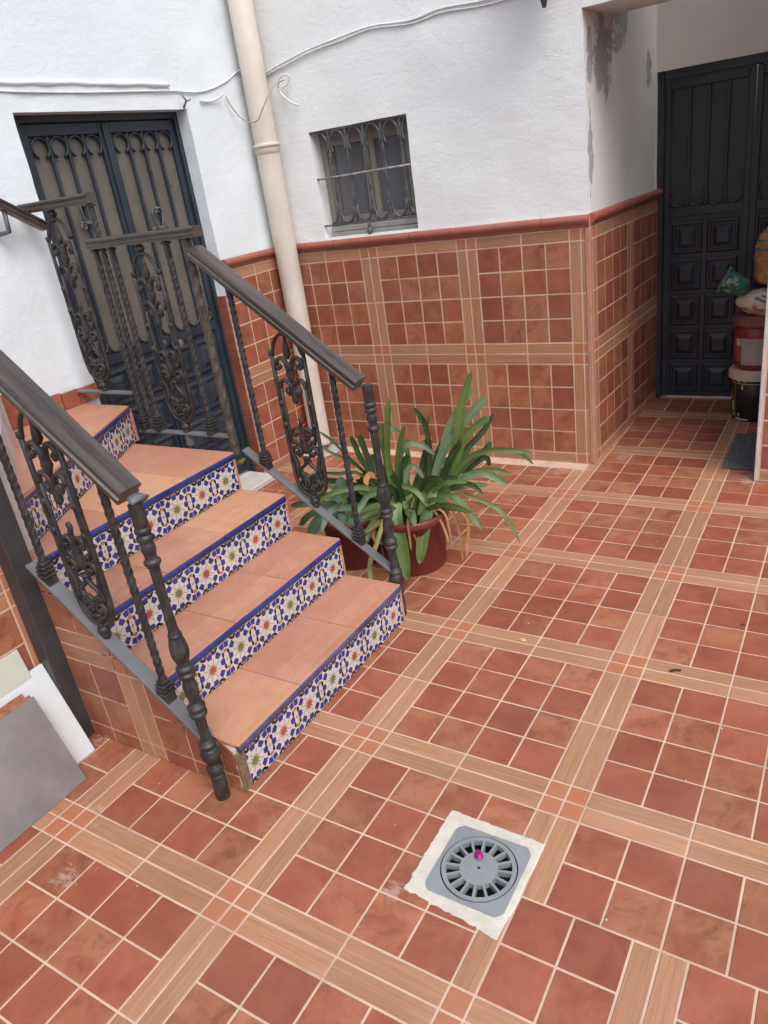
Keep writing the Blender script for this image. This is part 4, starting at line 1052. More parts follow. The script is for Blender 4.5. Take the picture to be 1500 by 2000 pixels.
# ------------------------------------------------------------------ floor drain
dr = thing('floor_drain', (.54, .355, 0), 'grey plastic floor drain with round slotted grate set in cement', 'drain')
rg = random.Random(3); P = []
cor = [(.383, .225), (.655, .196), (.664, .500), (.384, .507)]
for k in range(4):
    a, b = cor[k], cor[(k+1) % 4]; N = 22; jag = .0045 if k in (0, 3) else .0028
    for i in range(N):
        t = i/N; wv_ = .006*nz((k*9+t*3.0, t*2.2, 1), 2.0) if k in (0, 3) else .002*nz((k*9+t*3.0, t*2.2, 1), 2.0); P.append((a[0]+(b[0]-a[0])*t+rg.uniform(-jag, jag)*.5+(wv_ if k in (1, 3) else 0), a[1]+(b[1]-a[1])*t+rg.uniform(-jag, jag)*.5+(wv_ if k in (0, 2) else 0)))
pl_ = [(.424, .243), (.644, .247), (.640, .468), (.426, .469)]
mb = MB(); n_ = len(P); ins = inset(P, .004)
plr = []
c_ = Vector((.534, .357))
for p in P:
    d = Vector(p)-c_; k = max(abs(d.x)/.1085, abs(d.y)/.1115); plr.append((c_.x+d.x/k, c_.y+d.y/k))
mb.add([(p[0], p[1], -.002) for p in P]+[(p[0], p[1], .0015+.001*nz((p[0], p[1], 0), 40)) for p in ins]+[(p[0], p[1], .0025) for p in plr]+[(p[0], p[1], -.01) for p in plr], [(i, (i+1) % n_, n_+(i+1) % n_, n_+i) for i in range(n_)]+[(n_+i, n_+(i+1) % n_, 2*n_+(i+1) % n_, 2*n_+i) for i in range(n_)]+[(2*n_+i, 2*n_+(i+1) % n_, 3*n_+(i+1) % n_, 3*n_+i) for i in range(n_)], 0, False)
mb.build('cement_surround', CREAMCONC, dr)
DRG = m_noise('grey_plastic', (.235, .255, .27), (.20, .218, .232), 12, .45, .12, .001, spec=.4)
DK = NT('dark_pit').done((.010, .009, .008), .7)
cx, cy = .5355, .3565
CR = .0965
SEG = 64
mb = MB()   # plate with a round opening
out = []
for i in range(SEG):
    q = 2*math.pi*i/SEG; d = Vector((math.cos(q), math.sin(q)))
    # square boundary with rounded corner
    hx0, hx1, hy0, hy1 = cx-.427, .6425-cx, cy-.2465, .4665-cy
    tx = (hx1 if d.x > 0 else hx0)/abs(d.x) if abs(d.x) > 1e-6 else 9; ty = (hy1 if d.y > 0 else hy0)/abs(d.y) if abs(d.y) > 1e-6 else 9
    t = min(tx, ty); 
    if abs(tx-ty) < .012: t *= .94
    elif abs(tx-ty) < .024: t *= .975
    out.append((cx+d.x*t, cy+d.y*t))
ring = [(cx+math.cos(2*math.pi*i/SEG)*(CR+.0035), cy+math.sin(2*math.pi*i/SEG)*(CR+.0035)) for i in range(SEG)]
S_ = SEG
mb.add([(p[0], p[1], .0030) for p in out]+[(p[0], p[1], .0045) for p in ring]+[(p[0], p[1], -.006) for p in ring], [(i, (i+1) % S_, S_+(i+1) % S_, S_+i) for i in range(S_)]+[(S_+i, S_+(i+1) % S_, 2*S_+(i+1) % S_, 2*S_+i) for i in range(S_)], 0, False)
mb.build('plate', DRG, dr)
mb = MB(); o2 = [(cx+(p[0]-cx)*1.12, cy+(p[1]-cy)*1.12) for p in out]
mb.add([(max(.424, min(.645, p[0])), max(.2435, min(.4695, p[1])), .0014) for p in o2]+[(p[0], p[1], .0014) for p in ring], [(i, (i+1) % S_, S_+(i+1) % S_, S_+i) for i in range(S_)], 0, False)
mb.build('cement_bed', CREAMCONC, dr)
mb = MB(); z = .0055; NS = 16; r0, r1 = .0500, .0855; VV = []
def arc(r, a0, a1, n): return [(cx+math.cos(a0+(a1-a0)*i/n)*r, cy+math.sin(a0+(a1-a0)*i/n)*r) for i in range(n+1)]
def flat_ring(pa, pb, z0, zz): 
    n = len(pa); mb.add([(p[0], p[1], zz) for p in pa]+[(p[0], p[1], zz) for p in pb], [(i, i+1, n+i+1, n+i) for i in range(n-1)], 0, False)
ang = 2*math.pi/NS; half = ang*.385
mb.add([(p[0], p[1], z) for p in arc(r0, 0, 2*math.pi, 72)[:-1]], [tuple(range(72))], 0, False)
for k in range(NS):
    a0 = k*ang+.06; hs0 = half*.86; hs1 = half*1.06
    s0, s1 = a0-hs0, a0+hs0; t0, t1 = a0-hs1, a0+hs1
    inner = arc(r0, s0, s1, 4); outer = arc(r1, t0, t1, 4)
    flat_ring(arc(r1, a0-ang/2, a0+ang/2, 6), arc(CR, a0-ang/2, a0+ang/2, 6), 0, z)
    # spoke half sides
    for (aa, bb, ca, cb) in ((s1, a0+ang/2, t1, a0+ang/2), (a0-ang/2, s0, a0-ang/2, t0)):
        q1 = arc(r0, aa, bb, 2); q2 = arc(r1, ca, cb, 2); flat_ring(q1, q2, 0, z)
    loop = inner+outer[::-1]; n = len(loop)
    mb.add([(p[0], p[1], z) for p in loop]+[(p[0]*.92+(cx+math.cos(a0)*.067)*.08, p[1]*.92+(cy+math.sin(a0)*.067)*.08, z-.016) for p in loop], [(i, (i+1) % n, n+(i+1) % n, n+i) for i in range(n)], 0, False)
o_ = arc(CR, 0, 2*math.pi, 72)[:-1]; mb.add([(p[0], p[1], z) for p in o_]+[(p[0], p[1], -.004) for p in o_], [(i, (i+1) % 72, 72+(i+1) % 72, 72+i) for i in range(72)], 0, False)
mb.build('grate', DRG, dr)
mb = MB(); mb.lathe([(.0, z+.0006), (.0035, z+.0006), (.0042, z+.0001)], (cx, cy, 0), 10); mb.build('screw_hole', DK, dr)
mb = MB(); mb.lathe([(.0, -.040), (CR+.004, -.040)], (cx, cy, 0), 24, cap=False); mb.lathe([(CR+.0045, -.040), (CR+.0045, -.007)], (cx, cy, 0), 32, cap=False); mb.build('pit', DK, dr)

def scrap(name, c, r, mat, label, cat, seed, zs=.35, el=(1, 1), wob=.5):
    g = random.Random(seed); mb = MB(); N = 9; vs_ = [(c[0], c[1], c[2]+r*zs)]
    for ring_ in (.55, 1.0):
        for i in range(N):
            q = 2*math.pi*i/N; rr_ = r*ring_*(1+g.uniform(-wob, wob)*.4); vs_.append((c[0]+math.cos(q)*rr_*el[0], c[1]+math.sin(q)*rr_*el[1], c[2]+r*zs*g.uniform(.1, 1.3)*(1.2-ring_*.6)))
    fs_ = [(0, 1+i, 1+(i+1) % N) for i in range(N)]+[(1+i, 1+N+i, 1+N+(i+1) % N, 1+(i+1) % N) for i in range(N)]
    mb.add(vs_, fs_, 0, True); o = mb.build(name, mat)
    for at_ in ('along', 'across'): o.data.attributes.new(at_, 'FLOAT', 'POINT').data.foreach_set('value', [.5]*len(vs_))
    return tag(o, label, cat)
PET = m_leaf('magenta_petal', (.36, .018, .19), (.50, .045, .30)); PET2 = m_leaf('faded_petal', (.36, .06, .08), (.42, .09, .10))
scrap('petal', (.522, .388, .0058), .0145, PET, 'magenta bougainvillea petal lying on the drain grate', 'petal', 2, 1.0)
scrap('petal', (.977, 1.690, .0), .012, PET2, 'dull red petal on the tiles near the right edge', 'petal', 5, .5)
scrap('fallen_leaf', (.275, 1.335, .0), .012, m_leaf('tan_leaf', (.50, .36, .17), (.60, .46, .25)), 'small yellowed leaf on the wood look strip in mid floor', 'leaf', 8, .6, (1.3, .8))
mb = MB(); mb.tube([(.800, 1.328, .004), (.815, 1.338, .005), (.832, 1.344, .004)], .0045, 5); tag(mb.build('twig', NT('dark_twig').done((.03, .02, .015), .8)), 'short dark twig on the floor right of the plants', 'twig')
scrap('fallen_leaf', (-1.48, .80, .850), .018, LY, 'pale dry leaf on the upper landing tread', 'leaf', 11, .3, (1.6, .7))
g = random.Random(17); mb = MB()
for i in range(60):
    x, y = g.uniform(-.8, 1.1), g.uniform(-.1, 2.9)
    if (x < -.2 and .25 < y < 1.4) or (.36 < x < .68 and .18 < y < .52): continue
    r_ = g.uniform(.0012, .0034); mb.ball((x, y, r_*.5), r_, g.uniform(.7, 1.5), g.uniform(.7, 1.5), .7, m=i % 3, seg=6, ring=4)
tag(mb.build('floor_debris', [CREAMCONC, CONC, LB]), 'pale specks of mortar and dust strewn over the floor tiles', 'debris', kind='stuff')

# ------------------------------------------------------------------ potted plants
def pot(root, c, r0, r1, h, mat, soil=True):
    mb = MB(); mb.lathe([(0, .0), (r0-.006, .0), (r0, .006), (r0+(r1-r0)*.86, h*.86), (r1+.004, h*.87), (r1+.010, h*.885), (r1+.012, h-.006), (r1+.008, h), (r1-.004, h-.002), (r1-.008, h-.05)], c, 40); p = mb.build('pot', mat, root)
    mb = MB(); mb.lathe([(r1-.009, h-.05), (.0, h-.035)], c, 24, cap=False); mb.build('soil', SOIL, root); return p
def strap(root, P, w_, mat, tipw=.15, fold=.22, n=14, name='leaf', basew=.75):
    pts = spline(P, 6) if len(P) != 4 else None
    pts = spline(P, 5); n = len(pts)-1
    mb = MB(); vs_ = []; fs_ = []
    for i, p in enumerate(pts):
        t = i/n; tan = (pts[min(i+1, n)]-pts[max(i-1, 0)]).normalized()
        view = Vector((.55, -.75, .36)); side = tan.cross(view)
        if side.length < 1e-4: side = Vector((1, 0, 0))
        side.normalize(); nn = side.cross(tan).normalized()
        wd_ = w_*.5*min(1, basew+t*1.2)*(1 if t < .70 else max(.05, (1-((t-.70)/.30)**2)**.6 if t < 1 else .05))
        rl_ = .35*math.sin(t*3.1+P[0][0]*40)
        side2 = side*math.cos(rl_)+nn*math.sin(rl_)
        vs_ += [p-side2*wd_+nn*wd_*fold, p-side2*wd_*.5+nn*wd_*fold*.30, p-nn*wd_*fold*.15, p+side2*wd_*.5+nn*wd_*fold*.30, p+side2*wd_+nn*wd_*fold]
    for i in range(n):
        for k in range(4): fs_.append((i*5+k, i*5+k+1, (i+1)*5+k+1, (i+1)*5+k))
    mb.add(vs_, fs_, 0, True); o = mb.build(name, mat, root)
    A = o.data.attributes.new('along', 'FLOAT', 'POINT'); B = o.data.attributes.new('across', 'FLOAT', 'POINT')
    A.data.foreach_set('value', [(k//5)/n for k in range(5*(n+1))]); B.data.foreach_set('value', [(k % 5)/2-1 for k in range(5*(n+1))])
    return o
MATS = {'g': LG, 'd': LD, 'p': LP, 'y': LY, 'b': LB, 't': LG}
PCT = (-.41, 1.756, 0)
pl1 = thing('potted_clivia', PCT, 'large strap-leaved plant in a dark red plastic pot at the foot of the stairs', 'potted plant')
pot(pl1, PCT, .138, .166, .275, POTM)
CLIVIA=[
 ('g',[(-0.276,1.839,0.354),(-0.206,1.882,0.56),(-0.173,1.903,0.72),(-0.127,1.931,0.859)],0.045),
 ('p',[(-0.303,1.84,0.396),(-0.269,1.879,0.54),(-0.232,1.919,0.646),(-0.15,1.987,0.775)],0.04),
 ('p',[(-0.307,1.832,0.408),(-0.25,1.879,0.55),(-0.156,1.948,0.664),(-0.099,1.996,0.729)],0.05),
 ('g',[(-0.231,1.861,0.402),(-0.174,1.89,0.567),(-0.106,1.926,0.633),(-0.071,1.942,0.649)],0.045),
 ('d',[(-0.257,1.874,0.395),(-0.209,1.927,0.482),(-0.135,1.996,0.564),(-0.094,2.046,0.638)],0.035),
 ('g',[(-0.227,1.854,0.405),(-0.146,1.89,0.493),(-0.039,1.942,0.506),(0.089,2.006,0.481)],0.032),
 ('g',[(-0.22,1.874,0.398),(-0.102,1.947,0.499),(0.013,2.017,0.471),(0.071,2.054,0.405)],0.02),
 ('p',[(-0.256,1.822,0.337),(-0.17,1.846,0.405),(-0.077,1.874,0.423),(0.014,1.901,0.364)],0.042),
 ('g',[(-0.239,1.847,0.354),(-0.152,1.886,0.416),(-0.065,1.926,0.42),(0.003,1.953,0.393)],0.03),
 ('t',[(-0.297,1.779,0.339),(-0.203,1.79,0.339),(-0.124,1.792,0.259),(-0.071,1.778,0.201)],0.04),
 ('g',[(-0.185,1.86,0.323),(-0.066,1.898,0.26),(-0.004,1.902,0.194),(0.047,1.898,0.094)],0.018),
 ('g',[(-0.281,1.777,0.389),(-0.285,1.716,0.32),(-0.292,1.653,0.215),(-0.294,1.593,0.097)],0.046),
 ('g',[(-0.416,1.682,0.365),(-0.4,1.621,0.306),(-0.361,1.575,0.2),(-0.325,1.527,0.045)],0.05),
 ('g',[(-0.312,1.758,0.417),(-0.297,1.709,0.374),(-0.286,1.657,0.347),(-0.274,1.605,0.329)],0.03),
 ('g',[(-0.456,1.704,0.404),(-0.44,1.691,0.575),(-0.412,1.684,0.711),(-0.387,1.676,0.814)],0.034),
 ('g',[(-0.435,1.723,0.398),(-0.414,1.718,0.515),(-0.382,1.72,0.618),(-0.356,1.719,0.681)],0.03),
 ('g',[(-0.456,1.716,0.39),(-0.46,1.702,0.518),(-0.46,1.69,0.616),(-0.442,1.689,0.7)],0.028),
 ('d',[(-0.521,1.687,0.441),(-0.537,1.678,0.539),(-0.548,1.67,0.61),(-0.556,1.666,0.653)],0.034),
 ('d',[(-0.524,1.677,0.445),(-0.555,1.649,0.549),(-0.563,1.635,0.613),(-0.569,1.622,0.66)],0.03),
 ('d',[(-0.545,1.681,0.45),(-0.619,1.645,0.555),(-0.668,1.623,0.628),(-0.716,1.602,0.68)],0.016),
 ('g',[(-0.542,1.689,0.438),(-0.614,1.659,0.524),(-0.691,1.626,0.574),(-0.74,1.611,0.62)],0.018),
 ('p',[(-0.46,1.74,0.424),(-0.483,1.74,0.579),(-0.461,1.769,0.646),(-0.433,1.801,0.615)],0.03),
 ('g',[(-0.414,1.762,0.374),(-0.396,1.782,0.508),(-0.405,1.785,0.584),(-0.378,1.811,0.554)],0.028),
 ('d',[(-0.329,1.812,0.37),(-0.312,1.828,0.531),(-0.323,1.828,0.657),(-0.361,1.81,0.734)],0.03),
 ('d',[(-0.34,1.817,0.376),(-0.336,1.837,0.526),(-0.33,1.858,0.621),(-0.323,1.88,0.681)],0.015),
 ('p',[(-0.414,1.748,0.381),(-0.388,1.758,0.467),(-0.358,1.771,0.473),(-0.33,1.782,0.418)],0.03),
 ('p',[(-0.44,1.726,0.441),(-0.386,1.748,0.574),(-0.32,1.777,0.575),(-0.272,1.794,0.53)],0.028),
 ('g',[(-0.503,1.675,0.386),(-0.558,1.618,0.423),(-0.65,1.537,0.423),(-0.713,1.475,0.391)],0.03),
 ('d',[(-0.523,1.68,0.408),(-0.58,1.639,0.482),(-0.645,1.593,0.491),(-0.696,1.556,0.507)],0.02),
 ('p',[(-0.465,1.675,0.39),(-0.505,1.603,0.4),(-0.514,1.551,0.378),(-0.516,1.502,0.348)],0.035),
 ('p',[(-0.477,1.656,0.361),(-0.468,1.602,0.333),(-0.484,1.534,0.275),(-0.478,1.479,0.241)],0.03),
 ('y',[(-0.44,1.614,0.322),(-0.431,1.496,0.23),(-0.407,1.388,0.185),(-0.35,1.3,0.104)],0.026),
 ('b',[(-0.247,1.827,0.273),(-0.214,1.819,0.208),(-0.192,1.803,0.127),(-0.182,1.779,0.028)],0.018),
 ('b',[(-0.212,1.861,0.243),(-0.178,1.864,0.191),(-0.178,1.846,0.106),(-0.186,1.824,0.022)],0.02),
 ('b',[(-0.237,1.848,0.291),(-0.163,1.879,0.276),(-0.104,1.901,0.255),(-0.136,1.867,0.222)],0.016),
 ('b',[(-0.31,1.759,0.306),(-0.261,1.73,0.28),(-0.215,1.7,0.238),(-0.177,1.665,0.18)],0.014),
 ('b',[(-0.499,1.657,0.464),(-0.496,1.615,0.491),(-0.491,1.574,0.483),(-0.466,1.545,0.472)],0.03),
 ('b',[(-0.331,1.819,0.592),(-0.352,1.821,0.582),(-0.33,1.85,0.586),(-0.317,1.872,0.565)],0.028),
 ('d',[(-0.279,1.82,0.363),(-0.227,1.834,0.483),(-0.18,1.846,0.558),(-0.175,1.831,0.581)],0.04),
 ('g',[(-0.282,1.844,0.361),(-0.253,1.871,0.414),(-0.211,1.906,0.456),(-0.167,1.941,0.523)],0.04),
 ('d',[(-0.242,1.878,0.377),(-0.19,1.928,0.414),(-0.136,1.978,0.468),(-0.104,2.016,0.516)],0.045),
 ('d',[(-0.225,1.876,0.361),(-0.166,1.919,0.428),(-0.111,1.959,0.46),(-0.102,1.97,0.417)],0.03),
 ('d',[(-0.252,1.818,0.348),(-0.174,1.831,0.385),(-0.121,1.829,0.382),(-0.074,1.823,0.346)],0.03),
 ('g',[(-0.526,1.64,0.408),(-0.402,1.673,0.423),(-0.318,1.68,0.402),(-0.266,1.669,0.343)],0.03),
 ('d',[(-0.49,1.712,0.371),(-0.501,1.711,0.476),(-0.52,1.705,0.512),(-0.532,1.704,0.547)],0.04),
 ('d',[(-0.431,1.743,0.372),(-0.43,1.744,0.452),(-0.404,1.76,0.499),(-0.39,1.769,0.531)],0.04),
 ('d',[(-0.384,1.787,0.349),(-0.369,1.811,0.411),(-0.352,1.836,0.473),(-0.341,1.858,0.535)],0.045),
 ('g',[(-0.37,1.731,0.357),(-0.379,1.676,0.345),(-0.347,1.645,0.319),(-0.301,1.623,0.299)],0.025),
 ('d',[(-0.344,1.82,0.356),(-0.318,1.86,0.431),(-0.3,1.895,0.506),(-0.276,1.933,0.563)],0.045),
 ('b',[(-0.36,1.725,0.343),(-0.354,1.667,0.29),(-0.322,1.625,0.225),(-0.288,1.585,0.214)],0.01),
 ('b',[(-0.498,1.637,0.278),(-0.485,1.581,0.27),(-0.466,1.527,0.245),(-0.431,1.484,0.236)],0.016),
]
AGAVE=[
 ('p',[(-0.677,1.66,0.302),(-0.729,1.612,0.29),(-0.778,1.568,0.258),(-0.823,1.525,0.198)],0.06),
 ('p',[(-0.666,1.646,0.309),(-0.655,1.617,0.268),(-0.607,1.612,0.24),(-0.559,1.606,0.156)],0.09),
 ('p',[(-0.689,1.667,0.316),(-0.719,1.648,0.358),(-0.699,1.661,0.4),(-0.686,1.669,0.443)],0.05),
 ('d',[(-0.703,1.652,0.302),(-0.769,1.606,0.326),(-0.836,1.558,0.34),(-0.89,1.519,0.343)],0.03),
 ('d',[(-0.695,1.645,0.316),(-0.774,1.579,0.309),(-0.819,1.533,0.288),(-0.844,1.5,0.254)],0.03),
 ('g',[(-0.667,1.651,0.325),(-0.697,1.603,0.416),(-0.755,1.538,0.448),(-0.804,1.478,0.486)],0.02),
 ('d',[(-0.676,1.675,0.304),(-0.614,1.713,0.34),(-0.574,1.738,0.37),(-0.566,1.743,0.377)],0.05),
 ('g',[(-0.755,1.591,0.343),(-0.81,1.521,0.423),(-0.827,1.475,0.468),(-0.831,1.438,0.501)],0.025),
 ('p',[(-0.673,1.636,0.295),(-0.585,1.649,0.271),(-0.541,1.635,0.191),(-0.486,1.628,0.146)],0.035),
 ('d',[(-0.688,1.676,0.302),(-0.639,1.715,0.373),(-0.609,1.743,0.419),(-0.576,1.772,0.482)],0.04),
]

for k, P, w_ in CLIVIA: strap(pl1, P, w_*(1.15 if P[3][2] < .10 and k == 'g' else .80), MATS[k], name='dry_leaf' if k == 'b' else 'leaf')
g = random.Random(5)
for i in range(46):
    q = 2*math.pi*i*.381966+g.uniform(-.3, .3); l = g.uniform(.20, .40); el = g.uniform(.35, 1.25); d = Vector((math.cos(q), math.sin(q), 0))
    if d.x < -.2 and d.y < -.2: l *= .7
    b = Vector((PCT[0]+.05*math.cos(q), PCT[1]+.05*math.sin(q), .235)); h = math.sin(el); c = math.cos(el)
    dr_ = g.uniform(.10, .55)
    P = [b, b+d*l*.30*c+Vector((0, 0, l*.34*h+.02)), b+d*l*.68*c+Vector((0, 0, l*.66*h+.02-.06*dr_)), b+d*l*(c+.12)+Vector((0, 0, l*.92*h-.42*dr_*l))]
    strap(pl1, P, g.uniform(.020, .034), g.choice([LD, LG, LG, LP, LD, LY if i % 7 == 0 else LG]))
for i in range(14):
    q = g.uniform(0, 6.28); b = Vector((PCT[0]+.10*math.cos(q), PCT[1]+.10*math.sin(q), .245)); d = Vector((math.cos(q), math.sin(q), 0)); l = g.uniform(.08, .2)
    strap(pl1, [b, b+d*.05+Vector((0, 0, .05)), b+d*(.06+l*.25)+Vector((0, 0, .02)), b+d*(.07+l*.3)+Vector((0, 0, -l))], g.uniform(.008, .016), LB, name='dry_leaf')
PC2 = (-.70, 1.70, 0)
pl2 = thing('potted_agave', PC2, 'smaller pot of broad grey-green leaves tucked behind the far railing', 'potted plant')
pot(pl2, PC2, .115, .140, .25, POTM)
for k, P, w_ in AGAVE: strap(pl2, P, w_, LA if k == 'p' else MATS[k])
g = random.Random(9)
for i in range(12):
    q = g.uniform(0, 2*math.pi); l = g.uniform(.12, .24); b = Vector((PC2[0]+.03*math.cos(q), PC2[1]+.03*math.sin(q), .22)); d = Vector((math.cos(q), math.sin(q), 0))
    strap(pl2, [b, b+d*l*.3+Vector((0, 0, l*.4)), b+d*l*.7+Vector((0, 0, l*.5)), b+d*l*1.1+Vector((0, 0, l*.30))], g.uniform(.02, .04), g.choice([LD, LA, LG]))
strap(pl2, [(-.62, 1.63, .22), (-.618, 1.625, .27), (-.612, 1.62, .305), (-.60, 1.615, .315)], .03, m_leaf('fresh_leaf', (.10, .26, .05), (.14, .34, .07)), name='young_leaf')
wdp = thing('weed', (-.958, 1.335, .62), 'tiny green weed growing from the crack beside the fourth step', 'plant')
g = random.Random(21)
for i in range(12):
    q = g.uniform(0, 6.28); b = Vector((-.955, 1.335, .625)); d = Vector((math.cos(q), math.sin(q)*.8, g.uniform(-.4, .7))).normalized()*g.uniform(.012, .03)
    strap(wdp, [b, b+d*.4, b+d*.8, b+d*1.15], .014, LY if i % 3 == 0 else LG)

# ------------------------------------------------------------------ slabs leaning at the left
def slab(name, ylo, yhi, xb, lean, hgt, th, mats, label, parts=None):
    """rectangular slab standing on the floor along y, leaning towards -x"""
    u = Vector((0, 1, 0)); up = Vector((-math.sin(lean), 0, math.cos(lean))); n = u.cross(up)
    fr = Frame((xb, ylo, .001), u, up, n); root = thing(name, (xb, (ylo+yhi)/2, 0), label, 'slab')
    mb = MB(fr); mb.box((0, 0, -th), (yhi-ylo, hgt, 0), .0015); mb.build('slab', mats, root); return root, fr
GREYSL = m_noise('grey_porcelain', (.150, .137, .137), (.215, .196, .194), 7, .45, .08, .001, 6, spec=.4)
WHITESL = m_noise('white_panel', (.62, .66, .68), (.58, .62, .64), 5, .35, .05, .001, spec=.4)
GREENSL = m_noise('greenish_panel', (.52, .54, .47), (.46, .48, .42), 5, .5, .05, .001)
REDBACK = m_noise('red_tile_back', (.26, .09, .055), (.36, .16, .10), 40, .9, .4)
s1, f1 = slab('porcelain_slab', -.46, .148, -.765, R(22.5), .325, .009, GREYSL, 'dark grey mottled porcelain slab leaning at the front of the stack')
for k, (dy, dh, dx, mt) in enumerate(((-.004, .004, -.0105, REDBACK), (-.03, .006, -.021, REDBACK), (-.012, .010, -.0315, REDBACK))):
    r_, f_ = slab('red_tile_slab', -.46+dy, .148+dy, -.765+dx*1.08, R(22.5), .325+dh, .008, mt, ['red-backed tile directly behind the grey slab', 'second red-backed tile behind the grey slab', 'third red-backed tile against the white panel'][k])
s2, f2 = slab('white_panel', -.40, .255, -.855, R(20.5), .353, .014, WHITESL, 'glossy white panel leaning between the grey slab and the post')
s3, f3 = slab('pale_green_panel', -.45, .205, -.905, R(12), .425, .012, GREENSL, 'pale greenish panel leaning furthest back against the tiled wall')

# ------------------------------------------------------------------ alcove clutter
mt_ = thing('door_mat', (.79, 3.38, 0), 'dark grey ribbed rubber mat by the pier in the alcove', 'mat')
RUB = m_noise('rubber', (.085, .088, .09), (.12, .12, .12), 25, .7, .3)
mb = MB(); mb.box((.682, 3.125, .0), (1.02, 3.645, .011), .003); mb.build('base', RUB, mt_)
mb = MB()
for i in range(17):
    y = 3.15+i*.029
    mb.tube([(.69+.014*k, y+.008*math.sin(k*.9), .012) for k in range(23)], .0055, 5, flat=.8)
for k in range(9): mb.tube([(.70+.038*k, 3.14, .0115), (.70+.038*k, 3.63, .0115)], .003, 4)
mb.build('ribs', RUB, mt_)
BX, BY = .725, 3.985
def bucket(name, z, r0, r1, h, lidr, lidh, mats, lidm, label, band):
    root = thing(name, (BX, BY, z), label, 'bucket', 'stacked paint buckets'); mb = MB()
    mb.lathe([(r0-.004, 0), (r0, .006), (r0+(r1-r0)*.5, h*.5), (r1, h-.001)], (BX, BY, z), 40); b = mb.build('tub', mats, root)
    mb = MB(); mb.lathe([(lidr-.010, h-.046), (lidr, h-.044)], (BX, BY, z), 40, cap=False); mb.lathe([(lidr, h-.044), (lidr, h-.004)], (BX, BY, z), 40, cap=False); mb.lathe([(lidr, h-.004), (lidr-.004, h)], (BX, BY, z), 40, cap=False); mb.lathe([(lidr-.004, h), (lidr-.014, h+.0005), (lidr-.016, h+lidh)], (BX, BY, z), 40, cap=False, smooth=False); mb.lathe([(lidr-.016, h+lidh), (.001, h+lidh)], (BX, BY, z), 40, cap=False); mb.build('lid', lidm, root)
    return root, b
BLK = m_paint('black_tub', (.022, .020, .020), .35, .3, (.45, .36, .22)); CREAM = m_paint('cream_lid', (.60, .50, .36), .5, .1); REDT = m_paint('red_tub', (.26, .028, .030), .35, .15); GLID = m_paint('dusty_red_lid', (.24, .085, .070), .6, .35, (.22, .20, .18))
def patch(root, r, z0, z1, a0, a1, mat, name):
    mb = MB(); n = 8; vs_ = []
    for z in (z0, z1):
        for i in range(n+1):
            q = R(a0+(a1-a0)*i/n); vs_.append((BX+math.cos(q)*r(z), BY+math.sin(q)*r(z), z))
    mb.add(vs_, [(i, i+1, n+1+i+1, n+1+i) for i in range(n)], 0, True); mb.build(name, mat, root)
b1, _ = bucket('paint_bucket', 0, .120, .135, .300, .148, .012, BLK, CREAM, 'black paint bucket with cream lid at the bottom of the stack', 0)
f1_ = lambda z: .1205+.015*z/.30+.0012
YEL = m_paint('label_yellow', (.55, .45, .16), .4, .1); CRM = m_paint('label_cream', (.60, .53, .40), .4, .1); GRN = m_paint('label_green', (.30, .42, .10), .4)
patch(b1, f1_, .232, .236, 180, 330, YEL, 'label_line')
for a, m_ in ((212, YEL), (230, CRM), (246, GRN)): patch(b1, f1_, .243, .255, a, a+9, m_, 'label_mark')
patch(b1, f1_, .06, .12, 208, 217, CRM, 'label_mark'); patch(b1, f1_, .03, .052, 213, 219, YEL, 'label_mark'); patch(b1, f1_, .004, .232, 221, 222.5, YEL, 'label_line'); patch(b1, f1_, .03, .05, 232, 238, CRM, 'label_mark'); patch(b1, f1_, .008, .018, 226, 262, CRM, 'label_mark'); patch(b1, f1_, .20, .225, 243, 247, CRM, 'label_mark'); patch(b1, f1_, .13, .155, 206, 211, YEL, 'label_mark'); patch(b1, f1_, .165, .185, 203, 206, CRM, 'label_mark')
b2, _ = bucket('paint_bucket', .313, .118, .132, .300, .143, .010, REDT, GLID, 'red paint bucket with pale label standing on the black one', 0)
f2_ = lambda z: .1185+.014*(z-.313)/.30+.0012
patch(b2, f2_, .36, .49, 185, 232, m_paint('label_pink', (.42, .085, .075), .4, .1), 'label_block'); patch(b2, f2_, .345, .50, 233, 300, m_paint('label_grey', (.40, .36, .34), .5, .1), 'label_block'); patch(b2, f2_, .455, .495, 214, 231, CRM, 'label_block'); patch(b2, f2_, .43, .50, 187, 190, CRM, 'label_block')
def m_bag(name, cols, scale, ax=2, dist=3.0):
    s = NT(name); v = s.coord(); wv = s.n('TexWave', wave_type='BANDS', bands_direction='XYZ'[ax]); s.l(v, wv.inputs[0]); wv.inputs['Scale'].default_value = scale; wv.inputs['Distortion'].default_value = dist; wv.inputs['Detail'].default_value = 2
    col = s.ramp(wv.outputs['Fac'], [(i/len(cols), c) for i, c in enumerate(cols)], 'CONSTANT'); n_ = s.noise(v, 25, 4, .6)
    return s.done(col, .5, s.bump(n_, .5, .006), spec=.4)
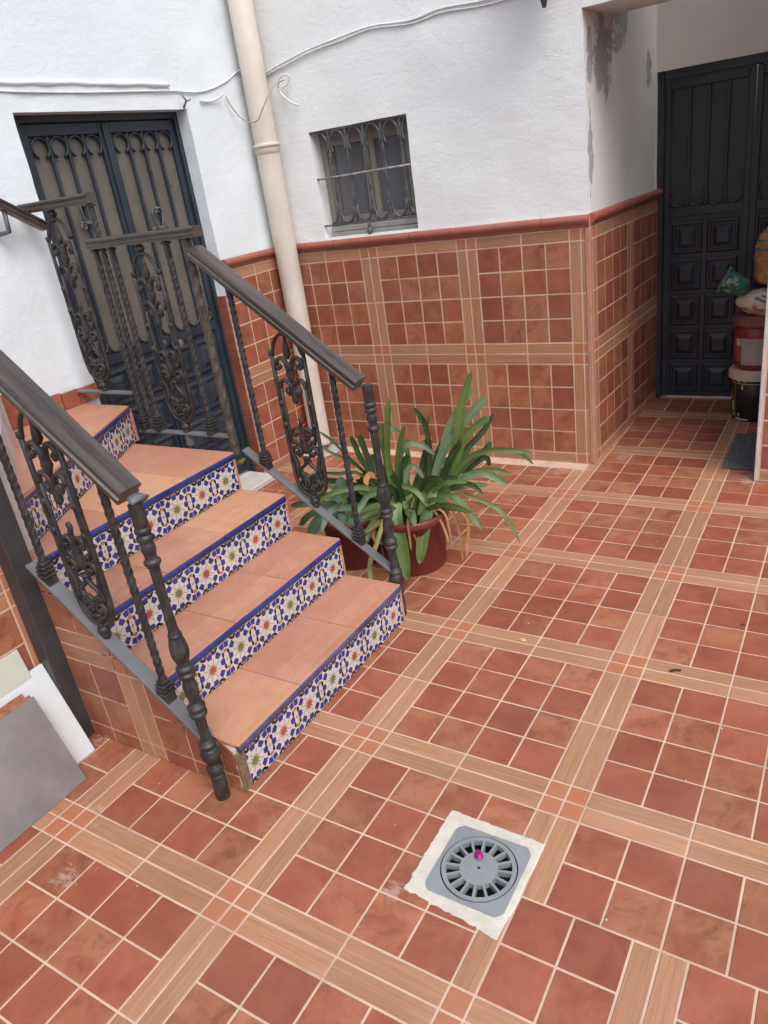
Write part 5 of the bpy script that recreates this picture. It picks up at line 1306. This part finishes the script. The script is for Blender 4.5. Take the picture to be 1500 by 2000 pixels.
def sack(name, o, axis, prof, mat, label, seed, amp=.16, side=(0, 0, 1), seg=48, flat=1.0):
    """crumpled sack: rings of uneven radius along an axis, with sharp creases; prof = [(distance, radius)...]"""
    ax = Vector(axis).normalized(); a_ = Vector(side)-ax*Vector(side).dot(ax); a_.normalize(); b_ = ax.cross(a_); o = Vector(o)
    pr = spline([(p[0], p[1], 0) for p in prof], 6); mb = MB(); vs_ = []; fs_ = []
    for i, p in enumerate(pr):
        for k in range(seg):
            q = 2*math.pi*k/seg; c = Vector((math.cos(q)*2.2, math.sin(q)*2.2, p.x*14))
            cr = abs(noise.noise(c*.8+Vector((seed, 0, 0))))*1.1-.35+.8*abs(noise.noise(c*1.9+Vector((0, seed, 0))))-.5*abs(noise.noise(c*4.2+Vector((0, 0, seed))))
            r = max(.001, p.y*(1+amp*cr)); sh = amp*.20*p.y*noise.noise(c*.9+Vector((seed*2, 3, 1)))
            vs_.append(o+ax*(p.x+sh)+a_*(math.cos(q)*r*flat)+b_*(math.sin(q)*r))
    n = len(pr)
    for i in range(n-1):
        for k in range(seg): fs_.append((i*seg+k, i*seg+(k+1) % seg, (i+1)*seg+(k+1) % seg, (i+1)*seg+k))
    mb.add(vs_, fs_, 0, True); e = mb.build(name, mat, None, None); return tag(e, label, 'bag')
def m_sack(name, cols, scale, vec=(1, 1, 1), rough=.42):
    s = NT(name); v = s.coord(None, world=True, scale=vec); n_ = s.noise(v, scale, 3, .6, .8); f_ = s.noise(s.coord(None, world=True), 60, 4, .65)
    st_ = [(i/len(cols)*.36+.34, c) for i, c in enumerate(cols)]
    return s.done(s.ramp(n_, st_, 'CONSTANT'), rough, s.bump(f_, .5, .004), spec=.45)
sack('rubble_bag', (.86, 3.93, .675), (-1, 0, .12), [(.0, .03), (.03, .075), (.10, .085), (.18, .072), (.235, .045), (.262, .010)], m_sack('cream_sack', [(.05, .20, .17), (.60, .50, .35), (.66, .55, .40), (.58, .46, .32), (.62, .52, .38), (.50, .10, .09)], 7, (1, 1, 1.6)), 'crumpled cream bag with teal and red print lying on the red bucket', 3, .28, flat=.85)
sack('plaster_bag', (.668, 3.915, .765), (-.86, -.10, .42), [(.0, .012), (.02, .040), (.06, .052), (.10, .058), (.13, .066), (.150, .070), (.152, .060), (.135, .050), (.07, .040)], m_sack('green_sack', [(.03, .13, .10), (.05, .19, .15), (.04, .15, .13), (.07, .20, .12), (.38, .42, .30), (.04, .15, .11)], 16, (1, 1, 2)), 'rolled green plastic bag with its open mouth turned to the left', 8, .26)
sack('cement_sack', (.775, 4.01, .775), (.03, 0, 1), [(.0, .02), (.02, .085), (.10, .100), (.20, .104), (.27, .088), (.31, .050), (.33, .01)], m_sack('orange_sack', [(.05, .22, .19), (.36, .19, .075), (.44, .25, .10), (.40, .21, .08), (.46, .30, .15), (.07, .24, .20)], 5, (.5, .5, 3.2)), 'orange and teal printed sack standing on top of the pile', 12, .20)
